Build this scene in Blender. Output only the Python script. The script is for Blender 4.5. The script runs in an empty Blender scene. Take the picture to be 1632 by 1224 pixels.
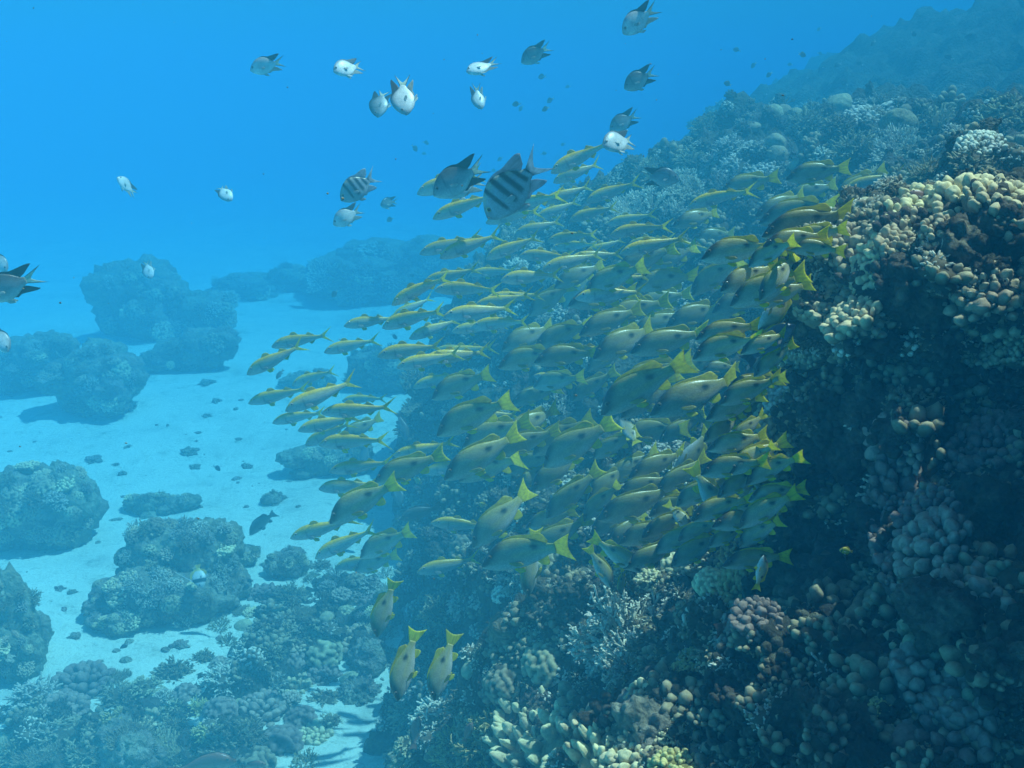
import bpy, bmesh, math, random
import numpy as np
from mathutils import Vector, Matrix
from mathutils.bvhtree import BVHTree

# ---------------------------------------------------------------- camera, sky, sun, exposure
scene = bpy.context.scene
COL = scene.collection
PITCH = math.radians(16.0)          # the camera looks a little down
FPX = 1601.0                        # focal length in units of the 1632 px wide photograph
SAND_Z = -2.7                       # the sand lies 2.7 m below the lens
cam_data = bpy.data.cameras.new('camera')
cam_data.lens = 36.0 * FPX / 1632.0
cam_data.clip_start = 0.02
cam_data.clip_end = 400.0
cam = bpy.data.objects.new('camera', cam_data)
cam.rotation_euler = (math.radians(90) - PITCH, 0, 0)
COL.objects.link(cam)
scene.camera = cam

SUN_EL, SUN_AZ = math.radians(63), math.radians(71)     # azimuth measured from +Y towards +X
sun_from = Vector((math.cos(SUN_EL) * math.sin(SUN_AZ), math.cos(SUN_EL) * math.cos(SUN_AZ), math.sin(SUN_EL)))
world = bpy.data.worlds.new('World')
scene.world = world
world.use_nodes = True
wn = world.node_tree
bg = wn.nodes['Background']
sky = wn.nodes.new('ShaderNodeTexSky')
sky.sky_type = 'NISHITA'
sky.sun_disc = False
sky.sun_elevation = SUN_EL
sky.sun_rotation = SUN_AZ
wn.links.new(sky.outputs[0], bg.inputs[0])
bg.inputs[1].default_value = 0.05
sun_data = bpy.data.lights.new('sun', 'SUN')
sun_data.energy = 5.0
sun_data.angle = math.radians(0.5)
sun_data.color = (1.0, 0.88, 0.74)
sun = bpy.data.objects.new('sun', sun_data)
sun.rotation_euler = (-sun_from).to_track_quat('-Z', 'Y').to_euler()
sun.location = (0, 0, 30)
COL.objects.link(sun)

scene.view_settings.view_transform = 'Standard'
scene.view_settings.look = 'None'
scene.view_settings.gamma = 1.0
scene.view_settings.exposure = 0.93
scene.render.engine = 'CYCLES'
cy = scene.cycles
cy.max_bounces = 6
cy.diffuse_bounces = 2
cy.glossy_bounces = 1
cy.transmission_bounces = 2
cy.volume_bounces = 3
cy.transparent_max_bounces = 4
cy.use_denoising = True
cy.sample_clamp_indirect = 4.0
cy.caustics_reflective = False
cy.caustics_refractive = False

# ---------------------------------------------------------------- helpers
FWD = Vector((0, math.cos(PITCH), -math.sin(PITCH)))
UPV = Vector((0, math.sin(PITCH), math.cos(PITCH)))


def ray(px, py):
    """direction (not normalised, one metre along the optical axis) through a point of the photograph"""
    return Vector(((px - 816) / FPX, 0, 0)) + FWD + UPV * ((612 - py) / FPX)


def P(px, py, d):
    return ray(px, py) * d


def G(px, py, z=SAND_Z):
    r = ray(px, py)
    return r * (z / r.z)


_rs = np.random.RandomState(7)
_perm = np.concatenate([_rs.permutation(256)] * 3)
_grad = _rs.normal(size=(256, 3))
_grad /= np.linalg.norm(_grad, axis=1)[:, None]


def pnoise(p):
    p = np.asarray(p, float)
    i = np.floor(p).astype(int)
    f = p - i
    i &= 255
    u = f * f * f * (f * (f * 6 - 15) + 10)
    out = 0
    for dx in (0, 1):
        for dy in (0, 1):
            for dz in (0, 1):
                h = _perm[_perm[_perm[i[:, 0] + dx] + i[:, 1] + dy] + i[:, 2] + dz]
                g = _grad[h]
                dot = g[:, 0] * (f[:, 0] - dx) + g[:, 1] * (f[:, 1] - dy) + g[:, 2] * (f[:, 2] - dz)
                w = (u[:, 0] if dx else 1 - u[:, 0]) * (u[:, 1] if dy else 1 - u[:, 1]) * (u[:, 2] if dz else 1 - u[:, 2])
                out = out + w * dot
    return out * 1.6


def fbm(p, octaves=4, gain=0.5):
    p = np.asarray(p, float)
    s, a = 0, 1.0
    for k in range(octaves):
        s = s + a * pnoise(p * 2.03 ** k + 17.3 * k)
        a *= gain
    return s


def billow(p, octaves=3, gain=0.5):
    """rounded lumps with creases between them"""
    p = np.asarray(p, float)
    s, a = 0, 1.0
    for k in range(octaves):
        s = s + a * (np.abs(pnoise(p * 2.1 ** k + 9.1 * k)) * 2 - 0.5)
        a *= gain
    return s


def make_mesh(name, verts, faces, mat=None, col=None, smooth=True):
    """verts (n,3); faces: list of int arrays, each (m,3) or (m,4)"""
    if not isinstance(faces, (list, tuple)):
        faces = [faces]
    me = bpy.data.meshes.new(name)
    verts = np.asarray(verts, np.float32)
    me.vertices.add(len(verts))
    me.vertices.foreach_set('co', verts.ravel())
    nl = sum(f.size for f in faces)
    npoly = sum(len(f) for f in faces)
    me.loops.add(nl)
    me.polygons.add(npoly)
    me.loops.foreach_set('vertex_index', np.concatenate([f.ravel() for f in faces]).astype(np.int32))
    tot = np.concatenate([np.full(len(f), f.shape[1], np.int32) for f in faces])
    start = np.concatenate([[0], np.cumsum(tot)[:-1]]).astype(np.int32)
    me.polygons.foreach_set('loop_start', start)
    me.polygons.foreach_set('loop_total', tot)
    me.polygons.foreach_set('use_smooth', np.full(npoly, smooth))
    me.update(calc_edges=True)
    me.validate()
    if col is not None:
        a = me.attributes.new('Col', 'FLOAT_COLOR', 'POINT')
        c = np.ones((len(verts), 4), np.float32)
        c[:, :3] = col
        a.data.foreach_set('color', c.ravel())
    if mat:
        me.materials.append(mat)
    return me


def link(name, me, parent=None, **props):
    o = bpy.data.objects.new(name, me)
    COL.objects.link(o)
    if parent:
        o.parent = parent
    for k, v in props.items():
        o[k] = v
    return o


_ico = {}


def ico(sub):
    if sub not in _ico:
        bm = bmesh.new()
        bmesh.ops.create_icosphere(bm, subdivisions=sub, radius=1.0)
        v = np.array([x.co[:] for x in bm.verts])
        f = np.array([[y.index for y in x.verts] for x in bm.faces])
        bm.free()
        _ico[sub] = (v, f)
    return _ico[sub]


def merge(pieces):
    """pieces: list of (verts, faces, col or None) with same face width"""
    vs, fs, cs, n = [], [], [], 0
    for v, f, c in pieces:
        vs.append(v)
        fs.append(f + n)
        cs.append(c)
        n += len(v)
    return np.concatenate(vs), np.concatenate(fs), np.concatenate(cs)


# ---------------------------------------------------------------- materials
def new_mat(name):
    m = bpy.data.materials.new(name)
    m.use_nodes = True
    nt = m.node_tree
    return m, nt, nt.nodes['Principled BSDF']


def N(nt, kind, **kw):
    n = nt.nodes.new(kind)
    for k, v in kw.items():
        if k in n.inputs.keys():
            n.inputs[k].default_value = v
        else:
            setattr(n, k, v)
    return n


def ramp(nt, fac, stops):
    r = nt.nodes.new('ShaderNodeValToRGB')
    els = r.color_ramp.elements
    while len(els) < len(stops):
        els.new(0.5)
    for e, (p, c) in zip(els, stops):
        e.position = p
        e.color = (*c, 1)
    nt.links.new(fac, r.inputs[0])
    return r.outputs[0]


def mixc(nt, fac, a, b, blend='MIX'):
    m = nt.nodes.new('ShaderNodeMix')
    m.data_type = 'RGBA'
    m.blend_type = blend
    for sock, val in ((m.inputs[0], fac), (m.inputs[6], a), (m.inputs[7], b)):
        if hasattr(val, 'is_output'):
            nt.links.new(val, sock)
        else:
            sock.default_value = (*val, 1) if isinstance(val, tuple) else val
    return m.outputs[2]


def bump(nt, bsdf, height, strength, dist):
    b = N(nt, 'ShaderNodeBump', Strength=strength, Distance=dist)
    nt.links.new(height, b.inputs['Height'])
    nt.links.new(b.outputs[0], bsdf.inputs['Normal'])
    return b


def sand_material():
    m, nt, b = new_mat('pale_coral_sand')
    geo = N(nt, 'ShaderNodeNewGeometry')
    n1 = N(nt, 'ShaderNodeTexNoise', Scale=2.1, Detail=9.0, Roughness=0.68)
    n2 = N(nt, 'ShaderNodeTexNoise', Scale=38.0, Detail=5.0, Roughness=0.7)
    n3 = N(nt, 'ShaderNodeTexNoise', Scale=7.0, Detail=5.0, Roughness=0.65)
    for n in (n1, n2, n3):
        nt.links.new(geo.outputs['Position'], n.inputs['Vector'])
    base = ramp(nt, n1.outputs[0], [(0.30, (0.48, 0.50, 0.39)), (0.42, (0.69, 0.73, 0.57)), (0.56, (0.78, 0.82, 0.64))])
    speck = ramp(nt, n2.outputs[0], [(0.28, (0.45, 0.42, 0.36)), (0.46, (1, 1, 1))])
    speck2 = ramp(nt, n3.outputs[0], [(0.3, (0.62, 0.62, 0.58)), (0.45, (1, 1, 1))])
    c = mixc(nt, 0.8, base, speck, 'MULTIPLY')
    c = mixc(nt, 0.7, c, speck2, 'MULTIPLY')
    nt.links.new(c, b.inputs['Base Color'])
    b.inputs['Roughness'].default_value = 0.95
    b.inputs['Specular IOR Level'].default_value = 0.1
    bump(nt, b, n2.outputs[0], 0.6, 0.02)
    return m


def rock_material(name, dark, mid, pale, scale=9.0):
    m, nt, b = new_mat(name)
    geo = N(nt, 'ShaderNodeNewGeometry')
    n1 = N(nt, 'ShaderNodeTexNoise', Scale=scale, Detail=8.0, Roughness=0.7)
    n2 = N(nt, 'ShaderNodeTexNoise', Scale=scale * 7, Detail=6.0, Roughness=0.7)
    v = N(nt, 'ShaderNodeTexVoronoi', Scale=scale * 4.5)
    n4 = N(nt, 'ShaderNodeTexNoise', Scale=scale * 0.35, Detail=3.0)
    for n in (n1, n2, v, n4):
        nt.links.new(geo.outputs['Position'], n.inputs['Vector'])
    base = ramp(nt, n1.outputs[0], [(0.3, dark), (0.5, mid), (0.68, pale)])
    tint = ramp(nt, n4.outputs[0], [(0.35, (0.95, 0.8, 0.85)), (0.6, (0.9, 1.0, 0.8))])
    c = mixc(nt, 0.7, base, tint, 'MULTIPLY')
    sp = ramp(nt, n2.outputs[0], [(0.3, (0.5, 0.5, 0.5)), (0.6, (1.15, 1.15, 1.1))])
    c = mixc(nt, 0.8, c, sp, 'MULTIPLY')
    nt.links.new(c, b.inputs['Base Color'])
    b.inputs['Roughness'].default_value = 0.95
    b.inputs['Specular IOR Level'].default_value = 0.15
    add = N(nt, 'ShaderNodeMath', operation='ADD')
    nt.links.new(n2.outputs[0], add.inputs[0])
    nt.links.new(v.outputs['Distance'], add.inputs[1])
    bump(nt, b, add.outputs[0], 0.9, 0.02)
    return m


def coral_material(name, base, tip, scale=60.0, groove=False, bstr=0.5):
    """base to tip colour along the attribute Col (x = how near the growing tip), mottled, varied per colony"""
    m, nt, b = new_mat(name)
    at = N(nt, 'ShaderNodeAttribute', attribute_name='Col')
    sep = N(nt, 'ShaderNodeSeparateColor')
    nt.links.new(at.outputs['Color'], sep.inputs[0])
    tc = N(nt, 'ShaderNodeNewGeometry')
    n1 = N(nt, 'ShaderNodeTexNoise', Scale=scale, Detail=5.0, Roughness=0.65)
    n2 = N(nt, 'ShaderNodeTexNoise', Scale=scale * 0.15, Detail=4.0, Roughness=0.6)
    for n in (n1, n2):
        nt.links.new(tc.outputs['Position'], n.inputs['Vector'])
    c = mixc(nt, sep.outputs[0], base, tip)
    inf = N(nt, 'ShaderNodeObjectInfo')
    hs = N(nt, 'ShaderNodeHueSaturation')
    mr = N(nt, 'ShaderNodeMapRange')
    mr.inputs[3].default_value, mr.inputs[4].default_value = 0.7, 1.25
    nt.links.new(inf.outputs['Random'], mr.inputs[0])
    mh = N(nt, 'ShaderNodeMapRange')
    mh.inputs[3].default_value, mh.inputs[4].default_value = 0.48, 0.515
    nt.links.new(inf.outputs['Random'], mh.inputs[0])
    nt.links.new(mr.outputs[0], hs.inputs['Value'])
    nt.links.new(mh.outputs[0], hs.inputs['Hue'])
    nt.links.new(c, hs.inputs['Color'])
    mot = ramp(nt, n1.outputs[0], [(0.3, (0.62, 0.62, 0.6)), (0.6, (1.1, 1.1, 1.1))])
    c = mixc(nt, 0.85, hs.outputs[0], mot, 'MULTIPLY')
    mot2 = ramp(nt, n2.outputs[0], [(0.35, (0.7, 0.66, 0.68)), (0.55, (1.05, 1.05, 1.0))])
    c = mixc(nt, 0.8, c, mot2, 'MULTIPLY')
    h = n1.outputs[0]
    if groove:
        tco = N(nt, 'ShaderNodeTexCoord')
        w = N(nt, 'ShaderNodeTexNoise', Scale=scale * 0.25, Detail=2.0, Distortion=1.5)
        nt.links.new(tc.outputs['Position'], w.inputs['Vector'])
        wr = ramp(nt, w.outputs[0], [(0.40, (1, 1, 1)), (0.46, (0.3, 0.3, 0.3)), (0.52, (1, 1, 1)), (0.58, (0.3, 0.3, 0.3)), (0.64, (1, 1, 1))])
        c = mixc(nt, 0.75, c, wr, 'MULTIPLY')
        h = wr
    nt.links.new(c, b.inputs['Base Color'])
    b.inputs['Roughness'].default_value = 0.85
    b.inputs['Specular IOR Level'].default_value = 0.2
    bump(nt, b, h, bstr, 0.004)
    return m


def fish_material(name, rough=0.45, fin=False, scales=True):
    m, nt, b = new_mat(name)
    at = N(nt, 'ShaderNodeAttribute', attribute_name='Col')
    inf = N(nt, 'ShaderNodeObjectInfo')
    tco = N(nt, 'ShaderNodeTexCoord')
    mr = N(nt, 'ShaderNodeMapRange')
    mr.inputs[3].default_value, mr.inputs[4].default_value = 0.85, 1.12
    nt.links.new(inf.outputs['Random'], mr.inputs[0])
    hs = N(nt, 'ShaderNodeHueSaturation')
    nt.links.new(at.outputs['Color'], hs.inputs['Color'])
    nt.links.new(mr.outputs[0], hs.inputs['Value'])
    n1 = N(nt, 'ShaderNodeTexNoise', Scale=9.0, Detail=4.0, Roughness=0.6)
    nt.links.new(tco.outputs['Object'], n1.inputs['Vector'])
    mot = ramp(nt, n1.outputs[0], [(0.3, (0.78, 0.78, 0.78)), (0.65, (1.08, 1.08, 1.08))])
    c = mixc(nt, 0.8, hs.outputs[0], mot, 'MULTIPLY')
    if fin:
        w = N(nt, 'ShaderNodeTexNoise', Scale=45.0, Detail=2.0)
        mp = N(nt, 'ShaderNodeMapping')
        mp.inputs['Scale'].default_value = (0.12, 1, 1)
        nt.links.new(tco.outputs['Object'], mp.inputs['Vector'])
        nt.links.new(mp.outputs[0], w.inputs['Vector'])
        rays = ramp(nt, w.outputs[0], [(0.35, (0.7, 0.7, 0.7)), (0.6, (1.1, 1.1, 1.1))])
        c = mixc(nt, 0.7, c, rays, 'MULTIPLY')
        tr = N(nt, 'ShaderNodeBsdfTranslucent')
        nt.links.new(c, tr.inputs['Color'])
        mx = N(nt, 'ShaderNodeMixShader', Fac=0.5)
        nt.links.new(b.outputs[0], mx.inputs[1])
        nt.links.new(tr.outputs[0], mx.inputs[2])
        nt.links.new(mx.outputs[0], nt.nodes['Material Output'].inputs['Surface'])
    elif scales:
        v = N(nt, 'ShaderNodeTexVoronoi', Scale=48.0)
        mp = N(nt, 'ShaderNodeMapping')
        mp.inputs['Scale'].default_value = (1.0, 0.4, 1.4)
        nt.links.new(tco.outputs['Object'], mp.inputs['Vector'])
        nt.links.new(mp.outputs[0], v.inputs['Vector'])
        sc = ramp(nt, v.outputs['Distance'], [(0.15, (1.1, 1.1, 1.1)), (0.7, (0.72, 0.72, 0.70))])
        c = mixc(nt, 0.8, c, sc, 'MULTIPLY')
        bump(nt, b, v.outputs['Distance'], 0.15, 0.002)
    nt.links.new(c, b.inputs['Base Color'])
    b.inputs['Roughness'].default_value = rough
    b.inputs['Specular IOR Level'].default_value = 0.5
    return m


M_SAND = sand_material()
M_REEF = rock_material('reef_limestone', (0.035, 0.035, 0.028), (0.10, 0.09, 0.07), (0.24, 0.21, 0.16))
M_ROCK = rock_material('weathered_rock', (0.05, 0.05, 0.04), (0.14, 0.12, 0.09), (0.32, 0.29, 0.22), 12.0)
M_HEAD = rock_material('coral_head_rock', (0.17, 0.16, 0.11), (0.32, 0.29, 0.21), (0.48, 0.44, 0.33), 7.0)
M_DEAD = rock_material('bleached_rubble', (0.20, 0.18, 0.14), (0.36, 0.33, 0.26), (0.58, 0.54, 0.45), 14.0)
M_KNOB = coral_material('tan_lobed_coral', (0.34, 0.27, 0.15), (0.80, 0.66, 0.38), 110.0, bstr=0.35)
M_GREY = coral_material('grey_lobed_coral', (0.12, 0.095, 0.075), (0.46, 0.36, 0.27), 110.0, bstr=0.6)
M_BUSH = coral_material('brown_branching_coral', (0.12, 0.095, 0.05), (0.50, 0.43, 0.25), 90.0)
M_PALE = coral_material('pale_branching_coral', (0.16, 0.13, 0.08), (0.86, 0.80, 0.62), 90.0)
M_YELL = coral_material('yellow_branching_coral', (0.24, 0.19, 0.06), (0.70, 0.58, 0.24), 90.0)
M_DOME = coral_material('massive_coral', (0.34, 0.28, 0.15), (0.44, 0.37, 0.2), 60.0, groove=True)
M_SMOOTH = coral_material('smooth_massive_coral', (0.38, 0.32, 0.18), (0.46, 0.40, 0.24), 80.0)
M_SKIN = fish_material('fish_skin', 0.36)
M_FIN = fish_material('fish_fin', 0.5, fin=True)
M_EYE = fish_material('fish_eye', 0.15, scales=False)

# ---------------------------------------------------------------- sand and reef terrain
def polar_grid(name, a0, a1, na, r0, r1, nr, zfun, mat, disp=None):
    """a ground sheet whose mesh gets finer towards the viewer; zfun(x, y) -> z, disp(verts) -> verts"""
    a = np.radians(np.linspace(a0, a1, na))
    r = np.geomspace(r0, r1, nr)
    A, R = np.meshgrid(a, r, indexing='ij')
    x, y = (R * np.sin(A)).ravel(), (R * np.cos(A)).ravel()
    z = zfun(x, y)
    v = np.stack([x, y, z], 1)
    if disp is not None:
        v = disp(v)
    i = np.arange(na - 1)[:, None] * nr + np.arange(nr - 1)[None, :]
    f = np.stack([i, i + 1, i + nr + 1, i + nr], -1).reshape(-1, 4)
    me = make_mesh(name, v, f, mat)
    return link(name, me), v, f


def sand_z(x, y):
    p = np.stack([x, y, 0 * x], 1)
    return SAND_Z + 0.10 * fbm(p * 0.35, 3) + 0.018 * fbm(p * np.array([2.2, 4.0, 1]), 3)


sand, sand_v, sand_f = polar_grid('sand_floor', -180, 180, 420, 0.5, 90, 330, sand_z, M_SAND)
sand['kind'] = 'structure'

# reef surface seen at these points of the photograph, with their distance along the view
CTRL = [(700, 1000, 4.3), (750, 1150, 3.5), (690, 1190, 3.7), (800, 1000, 3.9), (800, 850, 4.5), (720, 800, 5.2),
        (690, 620, 6.6), (720, 490, 7.6), (800, 405, 7.6), (900, 500, 5.8), (900, 335, 7.2), (1000, 285, 7.2),
        (1000, 450, 5.2), (950, 650, 4.6), (950, 800, 4.0), (950, 1000, 3.3), (1000, 900, 3.6), (870, 1180, 2.6),
        (960, 1195, 2.4), (1050, 1130, 2.5), (1080, 1224, 2.15), (1100, 1000, 3.0), (1150, 900, 3.1), (1150, 750, 3.7),
        (1150, 600, 4.2), (1150, 450, 4.9), (1100, 350, 5.8), (1100, 235, 6.9), (1200, 180, 7.3), (1330, 170, 7.0),
        (1450, 175, 6.6), (1620, 185, 5.8), (1300, 260, 5.7), (1450, 260, 5.0), (1550, 270, 4.2), (1250, 400, 4.5),
        (1350, 330, 4.3), (1300, 470, 3.5), (1400, 640, 2.8), (1300, 800, 2.8), (1500, 800, 2.5), (1400, 1000, 2.35),
        (1550, 1000, 2.1), (1250, 1000, 2.6), (1250, 1180, 2.2), (1420, 1180, 1.95), (1600, 1180, 1.8), (1632, 500, 2.9),
        # the far dark ridge at the upper right and the drop behind the crest
        (1290, 135, 11.0), (1400, 80, 11.0), (1540, 15, 11.0), (1680, -20, 10.5), (1330, 200, 8.6), (1600, 195, 7.6),
        (1150, 190, 12.0)]


def nearer(d):
    # the reef right in front of the lens is closer than it looks
    return d * (0.70 + 0.30 * min(1, max(0, (d - 2.6) / 1.9)))


cx = [P(px, py, nearer(d))[:] for px, py, d in CTRL]
# left foot of the reef, and anchors outside the picture
cx += [(G(px, py, -3.0)[:]) for px, py in ((600, 1224), (600, 1120), (610, 1000), (625, 900), (620, 800), (620, 720), (610, 650))]
cx += [(-0.3, 1.6, -3.0), (-0.6, 3.0, -3.1), (-2.0, 5, -3.6), (-3, 8, -3.8), (-3, 12, -3.9), (-2, 15, -3.7), (0, 17, -3.2),
       (0.3, 0.7, -1.4), (0.6, 0.6, -1.2), (1.15, 0.9, -0.7), (1.3, 0.4, -0.6), (1.6, 1.2, -0.5), (3.2, 3.2, -0.1), (4.5, 5.5, 0.2), (6.5, 8.0, 0.4),
       (8.5, 12, 0.9), (9.0, 17, 0.8), (5, 18, 0.4), (2.5, 16, -1.4), (0.2, 11.5, -2.2)]
cx = np.array(cx)


def tps_fit(p, smooth=0.02):
    n = len(p)
    d = np.linalg.norm(p[:, None, :2] - p[None, :, :2], axis=2)
    K = np.where(d > 0, d * d * np.log(d + 1e-9), 0) + smooth * np.eye(n)
    Q = np.concatenate([np.ones((n, 1)), p[:, :2]], 1)
    A = np.block([[K, Q], [Q.T, np.zeros((3, 3))]])
    return np.linalg.solve(A, np.concatenate([p[:, 2], np.zeros(3)]))


_w = tps_fit(cx)


def reef_z(x, y):
    out = np.full(len(x), _w[-3]) + _w[-2] * x + _w[-1] * y
    for (px, py, _), w in zip(cx, _w[:-3]):
        d2 = (x - px) ** 2 + (y - py) ** 2
        out += w * 0.5 * d2 * np.log(d2 + 1e-12)
    return np.clip(out, -4.0, 1.15)


def reef_disp(v):
    z = v[:, 2]
    r = np.hypot(v[:, 0], v[:, 1])
    far = np.clip(r / 4.0, 0.45, 1.0)
    lump = (0.16 * billow(v * 1.6, 2) + 0.075 * billow(v * 4.5 + 3, 2) + 0.03 * billow(v * 13, 2)) * far
    wob = np.stack([fbm(v * 2.2 + 40, 3), fbm(v * 2.2 + 80, 3), 0 * z], 1) * 0.13 * far[:, None]
    v = v + wob
    v[:, 2] += lump
    return v


reef, reef_v, reef_f = polar_grid('reef_slope', -32, 72, 470, 0.6, 19, 580, reef_z, M_REEF, reef_disp)
reef['kind'] = 'structure'

# the near reef wall: boulders of old reef welded into one overhanging mass (centre pixel, depth, radii)
WALL = [(1640, 430, 2.75, .50, .50, .19), (1480, 440, 2.75, .36, .40, .20), (1380, 500, 2.75, .22, .32, .16), (1760, 450, 2.6, .45, .5, .22),
        (1560, 385, 3.0, .40, .35, .13),
        (1600, 640, 2.75, .48, .42, .34), (1430, 640, 2.8, .28, .32, .26), (1290, 680, 2.85, .16, .22, .15),
        (1240, 700, 2.85, .08, .12, .10), (1255, 780, 2.85, .10, .14, .16), (1230, 650, 2.95, .06, .1, .07),
        (1500, 850, 2.75, .30, .30, .36), (1350, 860, 2.8, .22, .24, .22), (1640, 900, 2.5, .34, .36, .4),
        (1440, 760, 2.5, .10, .12, .22), (1500, 900, 2.35, .15, .15, .20), (1400, 1030, 2.5, .28, .3, .22), (1250, 1010, 2.65, .15, .2, .14),
        (1160, 990, 2.75, .07, .12, .12), (1180, 1060, 2.6, .10, .16, .16), (1300, 1120, 2.35, .24, .24, .22), (1520, 1130, 2.05, .20, .2, .2),
        (1640, 1100, 2.0, .22, .25, .3), (1430, 1250, 2.0, .3, .3, .16), (1190, 1180, 2.4, .14, .2, .15),
        # an unseen ledge added just beyond the right edge to shade the wall below
        (1900, 640, 2.45, .3, .4, .3)]


def make_wall():
    V, F = ico(4)
    vs, fs, n = [], [], 0
    # unseen reef shoulders added beyond the right edge, shaped to shade water and wall
    v = V * np.array([.50, .42, .36]) * (1 + 0.2 * fbm(V * 1.7 + 77, 3))[:, None] + np.array([1.42, 1.33, 0.2])
    vs.append(v), fs.append(F)
    v = V * np.array([.60, .75, 1.0]) * (1 + 0.16 * fbm(V * 1.5 + 55, 3))[:, None] + np.array([1.55, 0.95, 0.55])
    vs.append(v), fs.append(F + len(v))
    v = V * np.array([.80, 1.15, 1.3]) * (1 + 0.10 * fbm(V * 1.5 + 35, 3))[:, None] + np.array([1.29, 0.3, 0.4])
    vs.append(v), fs.append(F + 2 * len(v))
    n = 3 * len(v)
    for k, (px, py, d, rx, ry, rz) in enumerate(WALL):
        c = np.array(P(px, py, d * 0.70)[:])
        v = V * np.array([rx, ry, rz]) * 0.70
        v = v * (1 + 0.22 * fbm(V * 1.7 + 5.1 * k, 3))[:, None] + c
        vs.append(v)
        fs.append(F + n)
        n += len(v)
    me = make_mesh('tmp', np.concatenate(vs), np.concatenate(fs))
    o = link('tmp', me)
    md = o.modifiers.new('r', 'REMESH')
    md.mode = 'VOXEL'
    md.voxel_size = 0.009
    dg = bpy.context.evaluated_depsgraph_get()
    ev = bpy.data.meshes.new_from_object(o.evaluated_get(dg))
    bpy.data.objects.remove(o)
    v = np.zeros(len(ev.vertices) * 3)
    ev.vertices.foreach_get('co', v)
    v = v.reshape(-1, 3)
    nrm = np.zeros(len(ev.vertices) * 3)
    ev.vertex_normals.foreach_get('vector', nrm)
    nrm = nrm.reshape(-1, 3)
    dsp = 0.040 * billow(v * 8 + 2, 2) + 0.020 * billow(v * 21, 2) + 0.007 * billow(v * 52, 2)
    v = v + nrm * dsp[:, None]
    ev.vertices.foreach_set('co', v.ravel())
    ev.polygons.foreach_set('use_smooth', np.ones(len(ev.polygons), bool))
    ev.update()
    ev.materials.clear()
    ev.materials.append(M_REEF)
    ev.name = 'reef_wall'
    w = link('reef_wall', ev)
    w['kind'] = 'structure'
    ev.calc_loop_triangles()
    t = np.zeros(len(ev.loop_triangles) * 3, int)
    ev.loop_triangles.foreach_get('vertices', t)
    return v, t.reshape(-1, 3)


wall_v, wall_t = make_wall()

# the low coral garden at the lower left: a mound on the sand
GARDEN = [(-60, 1300), (-60, 1150), (60, 1100), (150, 1085), (235, 1075), (300, 1070), (335, 1020), (360, 985), (420, 950),
          (480, 905), (560, 900), (650, 930), (650, 1040), (590, 1075), (560, 1080), (520, 1090), (535, 1130), (500, 1180), (470, 1240), (450, 1300)]
gpoly = np.array([G(*q)[:2] for q in GARDEN])


def signed_dist(x, y, poly):
    d = np.full(len(x), 1e9)
    inside = np.zeros(len(x), bool)
    for (x0, y0), (x1, y1) in zip(poly, np.roll(poly, -1, 0)):
        ex, ey = x1 - x0, y1 - y0
        t = np.clip(((x - x0) * ex + (y - y0) * ey) / (ex * ex + ey * ey), 0, 1)
        d = np.minimum(d, np.hypot(x - x0 - t * ex, y - y0 - t * ey))
        cr = ((y0 > y) != (y1 > y)) & (x < ex * (y - y0) / (y1 - y0 + 1e-12) + x0)
        inside ^= cr
    return np.where(inside, d, -d)


def garden_z(x, y):
    s = signed_dist(x, y, gpoly)
    t = np.clip((s + 0.12) / 0.5, 0, 1)
    t = t * t * (3 - 2 * t)
    p = np.stack([x, y, 0 * x], 1)
    return SAND_Z - 0.16 + t * (0.30 + 0.12 * fbm(p * 1.4, 2)) + np.where(s > -0.1, 1, 0) * (0.07 * billow(p * 3.6, 2) + 0.035 * billow(p * 11, 2)) * np.clip(t * 3, 0, 1)


garden, garden_v, garden_f = polar_grid('coral_garden_mound', -48, 4, 300, 3.0, 8.5, 260, garden_z, M_REEF)
garden['kind'] = 'structure'

# one surface for finding where things stand
_v, _n = [], 0
_t = []
for v, f in ((sand_v, sand_f), (reef_v, reef_f), (garden_v, garden_f), (wall_v, wall_t)):
    _v.append(v)
    if f.shape[1] == 4:
        f = np.concatenate([f[:, :3], f[:, [0, 2, 3]]])
    _t.append(f + _n)
    _n += len(v)
SURF = BVHTree.FromPolygons(np.concatenate(_v).tolist(), np.concatenate(_t).tolist())


def hit(px, py):
    r = ray(px, py).normalized()
    loc, nrm, idx, dist = SURF.ray_cast(Vector((0, 0, 0)), r)
    if loc is None:
        return None, None, None
    if nrm.dot(r) > 0:
        nrm = -nrm
    return loc, nrm, dist

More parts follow.
